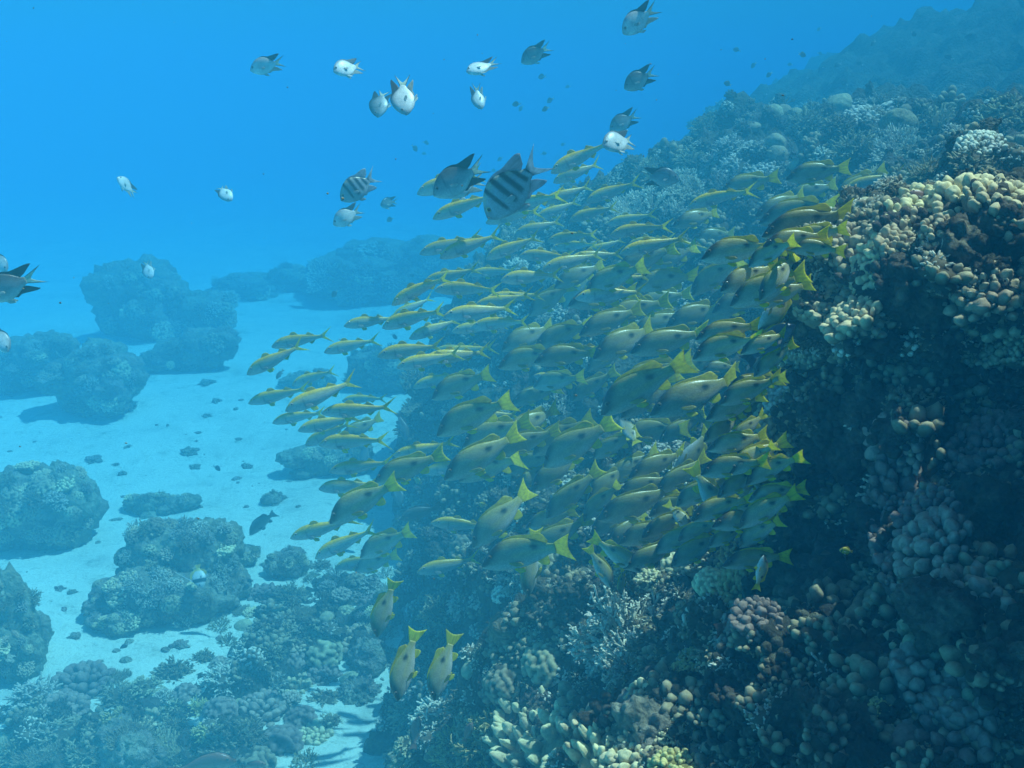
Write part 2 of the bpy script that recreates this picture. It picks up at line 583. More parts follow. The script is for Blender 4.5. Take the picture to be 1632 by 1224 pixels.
# ---------------------------------------------------------------- coral shapes (unit size: about 1 across)
def tubes(p0, p1, r0, r1, sides=5, c0=0.2, c1=1.0, bend=None):
    """many tapered branchlets with rounded tips as one mesh; Col.x runs from c0 at the foot to c1 at the tip"""
    p0, p1 = np.asarray(p0, float), np.asarray(p1, float)
    n = len(p0)
    r0, r1 = np.broadcast_to(r0, n), np.broadcast_to(r1, n)
    ax = p1 - p0
    ln = np.linalg.norm(ax, axis=1, keepdims=True) + 1e-9
    ax = ax / ln
    ref = np.where(np.abs(ax[:, 2:3]) < 0.9, np.array([[0, 0, 1.0]]), np.array([[1.0, 0, 0]]))
    u = np.cross(ax, ref)
    u /= np.linalg.norm(u, axis=1, keepdims=True)
    w = np.cross(ax, u)
    ts = np.array([0, 0.45, 0.85, 0.97])
    rr = [r0, r0 * 0.55 + r1 * 0.45, r1, r1 * 0.6]
    ang = np.arange(sides) * 2 * np.pi / sides
    rings, cols = [], []
    for t, r in zip(ts, rr):
        c = p0 + (p1 - p0) * t
        if bend is not None:
            c = c + bend * (t * (1 - t))
        ring = c[:, None, :] + r[:, None, None] * (np.cos(ang)[None, :, None] * u[:, None, :] + np.sin(ang)[None, :, None] * w[:, None, :])
        rings.append(ring)
        cols.append(np.full((n, sides), c0 + (c1 - c0) * t))
    V = np.stack(rings, 1).reshape(n, -1, 3)
    C = np.stack(cols, 1).reshape(n, -1)
    tip = p1[:, None, :]
    V = np.concatenate([V, tip], 1)
    C = np.concatenate([C, np.full((n, 1), c1)], 1)
    m = V.shape[1]
    q = []
    for k in range(len(ts) - 1):
        for s in range(sides):
            a, b = k * sides + s, k * sides + (s + 1) % sides
            q.append((a, b, b + sides, b + sides))
            q[-1] = (a, b, b + sides)
            q.append((a, b + sides, a + sides))
    k = len(ts) - 1
    for s in range(sides):
        q.append((k * sides + s, k * sides + (s + 1) % sides, m - 1))
    q = np.array(q)
    F = (q[None] + (np.arange(n) * m)[:, None, None]).reshape(-1, 3)
    V = V.reshape(-1, 3)
    C = C.reshape(-1)
    return V, F, np.stack([C, C, C], 1)


def hemi(n, rs, lo=-0.1):
    k = np.arange(n) + 0.5
    z = 1 - k / n * (1 - lo)
    ph = k * 2.399963 + rs.uniform(0, 6)
    s = np.sqrt(np.clip(1 - z * z, 0, 1))
    v = np.stack([s * np.cos(ph), s * np.sin(ph), z], 1)
    v += rs.normal(scale=0.10, size=v.shape)
    return v / np.linalg.norm(v, axis=1)[:, None]


def jig(v, f, c, rs, amp=0.02, freq=6):
    o = rs.uniform(0, 50)
    d = np.stack([pnoise(v * freq + o), pnoise(v * freq + o + 20), pnoise(v * freq + o + 40)], 1)
    return v + d * amp, f, c


def bush(seed, n=70, sub=4, thick=0.03, squash=0.75, core=True, sides=5):
    """a rounded thicket of short branches"""
    rs = np.random.RandomState(seed)
    d = hemi(n, rs)
    sc = np.array([1, 1, squash])
    R = 0.5 * rs.uniform(0.8, 1.05, n)[:, None] * (1 + 0.25 * pnoise(d * 1.5 + seed))[:, None]
    root = d * 0.12
    tip = d * R
    parts = [tubes(root * sc, tip * sc, thick * 1.2, thick * 0.65, sides)]
    a0, a1 = [], []
    for k in range(sub):
        t = rs.uniform(0.5, 0.92, n)[:, None]
        b = root + (tip - root) * t
        o = d * rs.uniform(0.5, 1.0, n)[:, None] + rs.normal(scale=0.55, size=(n, 3))
        o /= np.linalg.norm(o, axis=1)[:, None]
        a0.append(b)
        a1.append(b + o * rs.uniform(0.07, 0.15, n)[:, None])
    parts.append(tubes(np.concatenate(a0) * sc, np.concatenate(a1) * sc, thick * 0.75, thick * 0.5, sides, 0.45, 1.0))
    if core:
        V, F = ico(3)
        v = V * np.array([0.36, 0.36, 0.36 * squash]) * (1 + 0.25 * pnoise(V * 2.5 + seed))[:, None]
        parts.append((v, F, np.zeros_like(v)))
    return jig(*merge(parts), rs)


def cauliflower(seed, n=90, thick=0.05):
    """a tight head of stubby blunt branches"""
    rs = np.random.RandomState(seed)
    d = hemi(n, rs, -0.25)
    sc = np.array([1, 1, 0.85])
    R = 0.5 * rs.uniform(0.86, 1.03, n)[:, None]
    parts = [tubes(d * 0.2 * sc, d * R * sc, thick * 0.6, thick * 1.0, 6, 0.1, 1.0)]
    o = d + rs.normal(scale=0.35, size=d.shape)
    o /= np.linalg.norm(o, axis=1)[:, None]
    parts.append(tubes(d * R * 0.7 * sc, (d * R * 0.7 + o * 0.16) * sc, thick * 0.7, thick * 0.85, 6, 0.4, 1.0))
    V, F = ico(3)
    v = V * np.array([0.38, 0.38, 0.32])
    parts.append((v, F, np.zeros_like(v)))
    return jig(*merge(parts), rs, 0.015)


def staghorn(seed, n=26):
    """open antlers of forking branches"""
    rs = np.random.RandomState(seed)
    a, b, r0, r1 = [], [], [], []
    d0 = hemi(n, rs, 0.05)
    fr = [(np.zeros(3) + 0.06 * d, d, 0.30 * rs.uniform(0.8, 1.2), 0.026, 0) for d in d0]
    while fr:
        p, d, L, r, lev = fr.pop()
        q = p + d * L
        a.append(p), b.append(q), r0.append(r), r1.append(r * 0.72)
        if lev < 2:
            for k in range(3 if lev == 0 else 2):
                e = d + rs.normal(scale=0.5, size=3) + np.array([0, 0, 0.15])
                e /= np.linalg.norm(e)
                fr.append((p + d * L * rs.uniform(0.55, 1.0), e, L * rs.uniform(0.45, 0.7), r * 0.75, lev + 1))
    a, b = np.array(a), np.array(b)
    r0, r1 = np.array(r0), np.array(r1)
    hgt = np.linalg.norm(b, axis=1) / 0.6
    parts = [tubes(a, b, r0, r1, 5, 0.2, 1.0)]
    # small stubs along the branches
    k = rs.randint(0, len(a), len(a) * 4)
    t = rs.uniform(0.3, 1.0, len(k))[:, None]
    p = a[k] + (b[k] - a[k]) * t
    e = rs.normal(size=(len(k), 3)) + 1.2 * (b[k] - a[k]) / np.linalg.norm(b[k] - a[k], axis=1)[:, None]
    e /= np.linalg.norm(e, axis=1)[:, None]
    parts.append(tubes(p, p + e * 0.045, 0.012, 0.009, 4, 0.6, 1.0))
    return jig(*merge(parts), rs, 0.03, 4)


def table(seed, n=420):
    """a flat plate on a stalk, its top thick with upright branchlets"""
    rs = np.random.RandomState(seed)
    r = 0.5 * np.sqrt(rs.uniform(0, 1, n))
    ph = rs.uniform(0, 2 * np.pi, n)
    edge = 1 + 0.18 * np.sin(3 * ph + seed) + 0.1 * np.sin(7 * ph)
    base = np.stack([r * edge * np.cos(ph), r * edge * np.sin(ph), 0.10 + 0.25 * r * r], 1)
    out = np.stack([np.cos(ph) * r * 0.9, np.sin(ph) * r * 0.9, np.full(n, 0.55)], 1) + rs.normal(scale=0.1, size=(n, 3))
    out /= np.linalg.norm(out, axis=1)[:, None]
    parts = [tubes(base, base + out * rs.uniform(0.06, 0.11, n)[:, None], 0.017, 0.010, 5, 0.35, 1.0)]
    m = 90
    ph = rs.uniform(0, 2 * np.pi, m)
    e = 0.5 * (1 + 0.18 * np.sin(3 * ph + seed) + 0.1 * np.sin(7 * ph))
    tip = np.stack([e * np.cos(ph), e * np.sin(ph), np.full(m, 0.15)], 1) * rs.uniform(0.85, 1.08, m)[:, None]
    foot = np.stack([0.1 * np.cos(ph), 0.1 * np.sin(ph), np.full(m, 0.04)], 1)
    parts.append(tubes(foot, tip, 0.03, 0.016, 5, 0.05, 0.7))
    V, F = ico(3)
    v = V * np.array([0.43, 0.43, 0.04]) + np.array([0, 0, 0.10]) + 0.25 * np.stack([0 * V[:, 0], 0 * V[:, 0], 0.18 * (V[:, 0] ** 2 + V[:, 1] ** 2)], 1)
    parts.append((v, F, np.full_like(v, 0.1)))
    v2 = V * np.array([0.13, 0.13, 0.22]) - np.array([0, 0, 0.08])
    parts.append((v2, F, np.zeros_like(v)))
    return jig(*merge(parts), rs)


def knobs(seed, n=26, spread=0.5, size=(0.09, 0.16), tall=1.0, flat=0.55, sub=3):
    """a colony of rounded lobes crowded over a low mound"""
    rs = np.random.RandomState(seed)
    V, F = ico(sub)
    parts = []
    pts = []
    for k in range(n * 8):
        if len(pts) >= n:
            break
        r = spread * math.sqrt(rs.uniform())
        ph = rs.uniform(0, 6.283)
        s = rs.uniform(*size)
        p = np.array([r * math.cos(ph), r * math.sin(ph)])
        if all(np.hypot(*(p - q[0])) > 0.55 * (s + q[1]) for q in pts):
            pts.append((p, s, r))
    for p, s, r in pts:
        h = flat * math.sqrt(max(0, spread * spread * 1.1 - r * r)) * 0.9
        lean = np.array([p[0], p[1], 0]) * 0.45 / spread
        v = V.copy()
        v[:, 2] *= tall * rs.uniform(0.95, 1.35)
        v = v * np.array([rs.uniform(0.8, 1.25), rs.uniform(0.8, 1.25), 1])
        v = v * (1 + 0.24 * pnoise(V * 1.4 + rs.uniform(0, 90)) + 0.06 * pnoise(V * 3.0 + rs.uniform(0, 90)) + 0.025 * pnoise(V * 9 + rs.uniform(0, 90)))[:, None] * s
        v = v + lean * (v[:, 2:3] + s)
        v = v + np.array([p[0], p[1], h])
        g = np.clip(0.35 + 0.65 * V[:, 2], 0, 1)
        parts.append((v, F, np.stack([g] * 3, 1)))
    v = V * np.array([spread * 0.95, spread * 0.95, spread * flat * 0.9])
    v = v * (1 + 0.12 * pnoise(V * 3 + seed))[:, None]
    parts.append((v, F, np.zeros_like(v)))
    return merge(parts)


def dome(seed, squash=0.8, rough=0.07):
    V, F = ico(5)
    v = V * (1 + rough * fbm(V * 1.4 + seed * 3.3, 3) + 0.012 * billow(V * 9 + seed, 2))[:, None]
    v = v * np.array([0.5, 0.5, 0.5 * squash])
    g = np.clip(0.5 + 0.5 * fbm(V * 2.2 + seed, 3), 0, 1)
    return v, F, np.stack([g] * 3, 1)


def cushion(seed):
    """a mound covered in small even knobs"""
    V, F = ico(5)
    rs = np.random.RandomState(seed)
    S = hemi(120, rs, -0.5)
    dist = np.sqrt(np.maximum(0, 2 - 2 * V @ S.T))
    dm = dist.min(1)
    b = np.sqrt(np.clip(1 - (dm / 0.17) ** 2, 0, 1))
    v = V * (0.44 + 0.07 * b + 0.05 * fbm(V * 1.5 + seed, 2))[:, None] * np.array([1, 1, 0.8])
    return v, F, np.stack([b] * 3, 1)


def lump(seed, rough=0.3, sub=5, detail=0.12):
    V, F = ico(sub)
    v = V * (1 + rough * fbm(V * 1.3 + seed * 7.7, 3) + detail * billow(V * 4 + seed, 2) + 0.04 * billow(V * 11 + seed, 2))[:, None]
    return v * 0.5, F, np.full_like(v, 0.5)


PROTO = {}


def proto(kind, makers, mats):
    PROTO[kind] = [[make_mesh('%s_mesh' % kind, v, f, m, c) for (v, f, c) in makers] for m in mats]


_b = [bush(11), bush(12, 55, 5, 0.035, 0.6), bush(13, 90, 4, 0.024, 0.9)]
_cf = [cauliflower(21), cauliflower(22, 70, 0.06)]
_st = [staghorn(31), staghorn(32, 20)]
_tb = [table(41), table(42)]
_kn = [knobs(51, 64, 0.5, (0.045, 0.105)), knobs(52, 44, 0.5, (0.06, 0.125)), knobs(53, 80, 0.5, (0.04, 0.085)), knobs(54, 38, 0.48, (0.06, 0.14), 1.1, 0.4)]
_fg = [knobs(61, 30, 0.5, (0.055, 0.095), 2.3, 0.3), knobs(62, 24, 0.5, (0.06, 0.11), 2.0, 0.45)]
_dm = [dome(71), dome(72, 0.95), dome(73, 0.6)]
_cu = [cushion(81), cushion(82)]
_lp = [lump(91), lump(92, 0.4), lump(93, 0.25, 5, 0.2), lump(94, 0.6, 4, 0.25), lump(95, 0.75, 4, 0.3), lump(96, 0.5, 4, 0.35)]
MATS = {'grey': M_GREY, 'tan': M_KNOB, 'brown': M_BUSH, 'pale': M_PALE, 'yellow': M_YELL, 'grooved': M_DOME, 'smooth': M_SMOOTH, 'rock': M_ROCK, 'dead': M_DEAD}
SHAPES = {'bush': _b, 'head': _cf, 'stag': _st, 'table': _tb, 'knob': _kn, 'finger': _fg, 'dome': _dm, 'cushion': _cu, 'lump': _lp}
KIND_NAME = {'bush': 'branching_coral', 'head': 'cauliflower_coral', 'stag': 'staghorn_coral', 'table': 'table_coral', 'knob': 'lobed_coral',
             'finger': 'finger_coral', 'dome': 'massive_coral', 'cushion': 'knobbly_coral', 'lump': 'reef_rock'}
_cache = {}
THINGS = []        # every labelled thing: object, picture point, description, noun, landmark phrase, own label


def shape_mesh(kind, var, mat):
    k = (kind, var % len(SHAPES[kind]), mat)
    if k not in _cache:
        v, f, c = SHAPES[kind][k[1]]
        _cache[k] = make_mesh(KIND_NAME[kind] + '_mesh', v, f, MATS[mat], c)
    return _cache[k]


RNG = random.Random(5)


def orient(nrm, lean, spin):
    z = (Vector((0, 0, 1)) * (1 - lean) + nrm * lean).normalized()
    q = Vector((0, 0, 1)).rotation_difference(z)
    return q.to_matrix().to_4x4() @ Matrix.Rotation(spin, 4, 'Z')


DESC = {'bush': '{} branching coral thicket', 'head': '{} cauliflower coral head', 'stag': '{} open staghorn coral', 'table': '{} flat table coral',
        'knob': '{} lobed coral colony', 'finger': '{} blunt finger coral', 'dome': '{} rounded massive coral', 'cushion': '{} knobbly coral mound',
        'lump': '{} reef rock'}
TONE = {'grey': 'dull grey', 'tan': 'tan', 'brown': 'brownish', 'pale': 'pale', 'yellow': 'yellowish', 'grooved': 'grooved', 'smooth': 'smooth', 'rock': 'weathered', 'dead': 'pale dead'}


def coral(kind, mat, px, py, w, var=None, lean=0.55, tall=1.0, sink=0.12, lm=None, label=None, at=None):
    """a coral colony about w pixels wide standing where the ray through (px, py) meets the reef"""
    loc, nrm, dist = at if at else hit(px, py)
    if loc is None or dist > 40:
        return None
    s = w * dist / FPX
    var = RNG.randrange(8) if var is None else var
    o = link(KIND_NAME[kind], shape_mesh(kind, var, mat))
    M = orient(nrm, lean, RNG.uniform(0, 6.28))
    o.matrix_world = Matrix.Translation(loc - nrm * s * sink) @ M @ Matrix.Diagonal((s, s, s * tall, 1))
    o['category'] = 'rock' if kind == 'lump' else 'coral'
    o['group'] = {'lump': 'rocks on the reef'}.get(kind, 'coral colonies of the reef')
    THINGS.append(dict(o=o, x=px, y=py, desc=DESC[kind].format(TONE[mat]), lm=lm, label=label, size=w))
    return o

# ---------------------------------------------------------------- coral colonies one by one (kind, tone, picture point, width in pixels)
for c in [
    # crest, far right top
    ('dome', 'grooved', 1440, 200, 56, 1), ('dome', 'smooth', 1337, 172, 52, 1), ('bush', 'brown', 1312, 175, 40, 0), ('dome', 'smooth', 1232, 180, 30, 1),
    ('dome', 'smooth', 1253, 178, 28, 0), ('dome', 'smooth', 1272, 183, 24, 0), ('dome', 'smooth', 1197, 201, 28, 2), ('dome', 'smooth', 1240, 228, 32, 1),
    ('dome', 'smooth', 1241, 247, 36, 1), ('dome', 'smooth', 1268, 262, 24, 0), ('dome', 'smooth', 1447, 174, 20, 2), ('dome', 'smooth', 1549, 208, 24, 0),
    ('bush', 'brown', 1127, 206, 52, 2), ('bush', 'brown', 1284, 200, 64, 2), ('knob', 'pale', 1375, 190, 50, 2), ('bush', 'brown', 1490, 205, 70, 2),
    ('bush', 'brown', 1340, 205, 60, 0), ('cushion', 'pale', 1415, 178, 44, 0), ('bush', 'pale', 1395, 225, 60, 1), ('bush', 'brown', 1355, 240, 70, 2),
    ('bush', 'pale', 1460, 222, 46, 1), ('knob', 'pale', 1560, 235, 60, 2), ('bush', 'brown', 1600, 190, 80, 0), ('bush', 'pale', 1540, 225, 50, 1),
    ('table', 'pale', 1430, 240, 70, 0), ('bush', 'pale', 1320, 250, 50, 1), ('bush', 'pale', 1200, 235, 60, 1), ('bush', 'pale', 1165, 240, 60, 0),
    ('bush', 'pale', 1180, 268, 66, 1), ('bush', 'pale', 1135, 258, 54, 0), ('bush', 'brown', 1100, 258, 56, 2), ('knob', 'pale', 1210, 275, 50, 2),
    ('dome', 'smooth', 1066, 266, 32, 2), ('bush', 'brown', 1040, 268, 50, 2), ('bush', 'brown', 1015, 278, 46, 0), ('bush', 'pale', 985, 290, 44, 0),
    ('bush', 'brown', 960, 300, 40, 2), ('bush', 'pale', 930, 315, 40, 1), ('table', 'pale', 1090, 300, 60, 1), ('stag', 'pale', 1150, 300, 60, 0),
    ('bush', 'brown', 1310, 300, 70, 0), ('table', 'brown', 1390, 285, 70, 1), ('bush', 'brown', 1470, 285, 70, 2), ('bush', 'brown', 1560, 265, 80, 0),
    ('bush', 'brown', 1230, 300, 60, 2), ('stag', 'pale', 1040, 330, 70, 1), ('stag', 'pale', 1075, 345, 50, 0), ('table', 'pale', 1000, 335, 60, 0),
    ('bush', 'pale', 870, 345, 50, 0), ('bush', 'pale', 905, 335, 44, 1), ('stag', 'pale', 840, 365, 50, 1), ('bush', 'brown', 815, 385, 46, 2),
    ('stag', 'pale', 895, 378, 60, 0), ('bush', 'pale', 850, 395, 50, 1), ('bush', 'brown', 790, 400, 40, 2),
    ('head', 'pale', 1375, 330, 40, 0), ('stag', 'pale', 1405, 340, 50, 1), ('bush', 'pale', 1420, 300, 50, 0), ('dome', 'smooth', 1383, 325, 30, 2),
    # among the school
    ('bush', 'pale', 825, 430, 50, 1), ('stag', 'pale', 880, 440, 60, 0), ('stag', 'pale', 915, 432, 40, 1), ('bush', 'pale', 895, 500, 50, 0),
    ('stag', 'pale', 870, 515, 40, 1), ('head', 'pale', 890, 475, 30, 1), ('stag', 'pale', 780, 500, 40, 1), ('bush', 'pale', 720, 555, 40, 0), ('bush', 'pale', 940, 480, 44, 1),
    ('stag', 'pale', 775, 610, 60, 0), ('table', 'pale', 740, 640, 46, 0), ('stag', 'pale', 720, 665, 44, 1), ('stag', 'pale', 895, 648, 50, 0),
    ('stag', 'pale', 868, 668, 50, 1), ('bush', 'pale', 875, 620, 40, 2), ('head', 'pale', 945, 575, 44, 0), ('stag', 'pale', 905, 575, 40, 0), ('bush', 'pale', 1010, 665, 50, 1),
    ('table', 'brown', 665, 645, 60, 0), ('table', 'brown', 662, 675, 66, 1), ('bush', 'brown', 668, 610, 60, 2), ('table', 'pale', 700, 545, 40, 0),
    ('head', 'pale', 1045, 720, 50, 0), ('head', 'pale', 1072, 708, 46, 1), ('knob', 'pale', 1060, 738, 36, 2), ('stag', 'pale', 825, 755, 60, 1), ('bush', 'pale', 800, 780, 30, 0),
    ('head', 'pale', 830, 820, 50, 0), ('bush', 'pale', 812, 835, 44, 1), ('head', 'pale', 955, 845, 52, 0), ('head', 'pale', 1060, 842, 54, 1),
    ('knob', 'pale', 1085, 470, 60, 2), ('bush', 'pale', 1100, 510, 60, 1), ('stag', 'pale', 1195, 495, 50, 1), ('bush', 'brown', 1150, 430, 60, 2),
    ('stag', 'pale', 1290, 400, 40, 0), ('bush', 'pale', 1310, 375, 50, 1), ('head', 'pale', 1180, 545, 40, 0), ('stag', 'pale', 1105, 560, 40, 1),
    # slope under the school
    ('head', 'yellow', 1163, 890, 68, 0), ('stag', 'pale', 830, 920, 84, 0), ('head', 'pale', 850, 935, 46, 1), ('cushion', 'pale', 800, 945, 40, 0),
    ('dome', 'grooved', 803, 1003, 62, 1), ('bush', 'brown', 700, 985, 70, 2), ('bush', 'pale', 735, 965, 60, 0), ('bush', 'pale', 760, 955, 44, 1), ('dome', 'smooth', 748, 1068, 32, 0),
    ('knob', 'tan', 1110, 890, 70, 2), ('cushion', 'tan', 1140, 930, 60, 1), ('cushion', 'tan', 1080, 900, 50, 0), ('knob', 'tan', 1030, 930, 50, 2),
    ('stag', 'pale', 985, 1020, 150, 0), ('stag', 'pale', 1000, 1060, 110, 1), ('bush', 'pale', 965, 1050, 90, 0), ('bush', 'brown', 1030, 1030, 80, 1),
    ('bush', 'brown', 690, 1060, 90, 2), ('bush', 'pale', 665, 1085, 80, 0), ('bush', 'pale', 710, 1100, 84, 1), ('bush', 'brown', 655, 1130, 80, 2), ('bush', 'pale', 695, 1150, 90, 0),
    ('bush', 'brown', 650, 1190, 80, 1), ('bush', 'pale', 720, 1045, 60, 1), ('bush', 'brown', 640, 1050, 60, 2), ('bush', 'brown', 735, 1120, 70, 0), ('cushion', 'brown', 860, 900, 60, 1),
    ('cushion', 'brown', 800, 1090, 70, 0), ('cushion', 'brown', 870, 1060, 80, 1), ('knob', 'rock', 900, 960, 70, 0), ('cushion', 'brown', 740, 870, 60, 1), ('cushion', 'brown', 900, 880, 60, 0),
    # bottom centre shelf
    ('stag', 'yellow', 725, 1205, 80, 0), ('stag', 'yellow', 765, 1200, 100, 1), ('stag', 'yellow', 785, 1170, 76, 0), ('finger', 'tan', 835, 1165, 110, 0), ('finger', 'tan', 905, 1185, 110, 1),
    ('finger', 'tan', 965, 1205, 110, 0), ('finger', 'tan', 860, 1215, 110, 1), ('bush', 'yellow', 855, 1180, 60, 2), ('finger', 'tan', 940, 1170, 70, 1), ('lump', 'dead', 1030, 1170, 120, 0),
    ('knob', 'tan', 1040, 1135, 90, 2), ('head', 'pale', 1060, 1120, 46, 0), ('knob', 'tan', 1000, 1215, 90, 1), ('head', 'yellow', 1075, 1222, 84, 0), ('knob', 'tan', 1075, 1165, 60, 2),
    ('dome', 'smooth', 950, 1140, 40, 0), ('head', 'yellow', 1278, 1222, 56, 1), ('finger', 'tan', 1010, 1180, 80, 0),
    # the near wall: lobes in the sun along its top
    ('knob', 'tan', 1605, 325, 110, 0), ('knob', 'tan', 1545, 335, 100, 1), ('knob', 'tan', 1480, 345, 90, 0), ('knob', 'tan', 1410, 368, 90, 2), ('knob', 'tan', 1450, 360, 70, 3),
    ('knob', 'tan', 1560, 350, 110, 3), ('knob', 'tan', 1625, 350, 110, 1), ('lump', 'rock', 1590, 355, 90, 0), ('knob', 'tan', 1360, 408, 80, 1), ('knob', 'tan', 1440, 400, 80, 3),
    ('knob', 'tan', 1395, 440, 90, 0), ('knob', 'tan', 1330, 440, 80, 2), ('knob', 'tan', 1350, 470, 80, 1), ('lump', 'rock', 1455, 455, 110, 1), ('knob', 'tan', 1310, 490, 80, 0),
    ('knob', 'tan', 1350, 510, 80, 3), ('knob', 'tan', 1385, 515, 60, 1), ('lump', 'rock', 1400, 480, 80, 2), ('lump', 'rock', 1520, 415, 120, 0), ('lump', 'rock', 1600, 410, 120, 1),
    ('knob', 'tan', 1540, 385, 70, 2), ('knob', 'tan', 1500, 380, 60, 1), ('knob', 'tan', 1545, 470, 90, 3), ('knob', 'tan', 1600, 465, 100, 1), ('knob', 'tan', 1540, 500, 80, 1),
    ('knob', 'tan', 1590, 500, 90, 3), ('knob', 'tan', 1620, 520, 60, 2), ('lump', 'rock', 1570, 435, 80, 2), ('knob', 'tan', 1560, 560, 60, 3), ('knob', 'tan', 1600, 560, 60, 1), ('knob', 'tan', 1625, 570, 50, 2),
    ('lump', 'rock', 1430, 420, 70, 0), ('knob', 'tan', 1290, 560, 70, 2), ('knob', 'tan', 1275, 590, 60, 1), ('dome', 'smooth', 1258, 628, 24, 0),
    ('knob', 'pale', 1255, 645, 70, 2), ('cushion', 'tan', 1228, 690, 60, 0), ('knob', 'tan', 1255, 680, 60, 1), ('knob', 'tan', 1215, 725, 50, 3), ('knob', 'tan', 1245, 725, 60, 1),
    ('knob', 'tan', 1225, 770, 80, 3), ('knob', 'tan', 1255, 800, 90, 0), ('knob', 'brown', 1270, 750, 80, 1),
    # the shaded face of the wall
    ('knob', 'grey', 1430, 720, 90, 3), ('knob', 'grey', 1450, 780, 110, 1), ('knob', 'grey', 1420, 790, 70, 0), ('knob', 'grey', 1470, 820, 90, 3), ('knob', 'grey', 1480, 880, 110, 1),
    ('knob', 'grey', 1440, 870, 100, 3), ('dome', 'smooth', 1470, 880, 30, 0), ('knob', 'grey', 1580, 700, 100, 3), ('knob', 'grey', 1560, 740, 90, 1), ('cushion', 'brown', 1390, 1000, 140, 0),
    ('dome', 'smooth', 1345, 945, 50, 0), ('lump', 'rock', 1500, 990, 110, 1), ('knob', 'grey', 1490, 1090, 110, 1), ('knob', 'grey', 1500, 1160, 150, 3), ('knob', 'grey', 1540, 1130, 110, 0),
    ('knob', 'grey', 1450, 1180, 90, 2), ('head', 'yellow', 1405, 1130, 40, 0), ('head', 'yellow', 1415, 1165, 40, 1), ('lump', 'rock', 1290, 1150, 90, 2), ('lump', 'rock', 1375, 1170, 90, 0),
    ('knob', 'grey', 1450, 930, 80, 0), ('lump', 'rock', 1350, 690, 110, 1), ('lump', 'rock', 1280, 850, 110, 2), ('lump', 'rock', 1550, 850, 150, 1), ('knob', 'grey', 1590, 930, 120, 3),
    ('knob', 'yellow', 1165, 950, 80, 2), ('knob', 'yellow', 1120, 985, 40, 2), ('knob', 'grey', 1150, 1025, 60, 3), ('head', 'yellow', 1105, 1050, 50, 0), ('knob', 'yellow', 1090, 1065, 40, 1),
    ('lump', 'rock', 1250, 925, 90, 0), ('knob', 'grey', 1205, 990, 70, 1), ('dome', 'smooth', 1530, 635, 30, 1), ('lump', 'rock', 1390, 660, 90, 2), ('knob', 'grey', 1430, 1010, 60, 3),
]:
    coral(c[0], c[1], c[2], c[3], c[4], c[5])

# colonies of the lower left garden, set out one by one at random spacing
rg = random.Random(3)
pts = []
for k in range(4000):
    x, y = rg.uniform(0, 620), rg.uniform(900, 1222)
    g = G(x, y)
    if signed_dist(np.array([g.x]), np.array([g.y]), gpoly)[0] < -0.02:
        continue
    w = rg.uniform(44, 95) * (0.55 + 0.45 * (y - 880) / 340)
    if all(math.hypot((x - a) / 1.0, (y - b) / 0.75) > 0.44 * (w + c) * 0.8 for a, b, c in pts):
        pts.append((x, y, w))
    if len(pts) >= 135:
        break
for x, y, w in pts:
    kind = rg.choice(['bush', 'bush', 'bush', 'bush', 'cushion', 'knob', 'knob', 'stag', 'dome', 'table'])
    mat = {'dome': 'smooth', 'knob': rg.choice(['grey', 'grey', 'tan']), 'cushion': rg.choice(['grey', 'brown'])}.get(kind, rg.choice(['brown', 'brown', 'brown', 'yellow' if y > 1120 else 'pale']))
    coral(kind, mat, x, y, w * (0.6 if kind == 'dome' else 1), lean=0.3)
coral('lump', 'dead', 215, 1213, 80, 0)
coral('lump', 'dead', 180, 1180, 60, 1)
coral('lump', 'dead', 570, 1105, 60, 2)
coral('lump', 'dead', 590, 1055, 80, 0)
coral('lump', 'rock', 585, 1045, 70, 1)

# small growth that covers the reef between the colonies: nobody could count it
def cover():
    rs = np.random.RandomState(99)
    small = [bush(201, 16, 3, 0.05, 0.8, True, 4), bush(202, 22, 2, 0.045, 0.6, True, 4), knobs(203, 8, 0.45, (0.14, 0.24), 1.0, 0.5, 2), knobs(204, 14, 0.5, (0.09, 0.16), 1.1, 0.4, 2), cauliflower(205, 26, 0.07), staghorn(206, 6)]
    out = {'brown': [], 'pale': [], 'rock': []}
    n = 0
    for k in range(12000):
        if n >= 2700:
            break
        if rs.rand() < 0.36:
            px, py = rs.uniform(0, 640), rs.uniform(890, 1224)
        else:
            px, py = rs.uniform(620, 1632), rs.uniform(150, 1224)
        loc, nrm, dist = hit(px, py)
        if loc is None or dist > 14 or (loc.z < SAND_Z + 0.11):
            continue
        s = rs.uniform(0.035, 0.085) * (0.55 + 0.17 * dist)
        if px > 1150 and py > 560:
            if rs.rand() < 0.55:
                continue
            kind = rs.choice([2, 3, 3, 1])
        else:
            kind = rs.choice([0, 1, 0, 1, 2, 3, 4, 5])
        v, f, c = small[kind]
        M = orient(nrm, 0.5, rs.uniform(0, 6.28))
        R = np.array(M.to_3x3())
        v2 = (v * s) @ R.T + np.array(loc[:]) - np.array(nrm[:]) * s * 0.1
        mat = rs.choice(['brown', 'brown', 'pale', 'rock']) if kind not in (2, 3) else rs.choice(['rock', 'brown'])
        out[mat].append((v2, f, c))
        n += 1
    for mat, name in (('brown', 'brown_coral_cover'), ('pale', 'pale_coral_cover'), ('rock', 'encrusting_cover')):
        v, f, c = merge(out[mat])
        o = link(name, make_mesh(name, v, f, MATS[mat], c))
        o['kind'] = 'stuff'


cover()

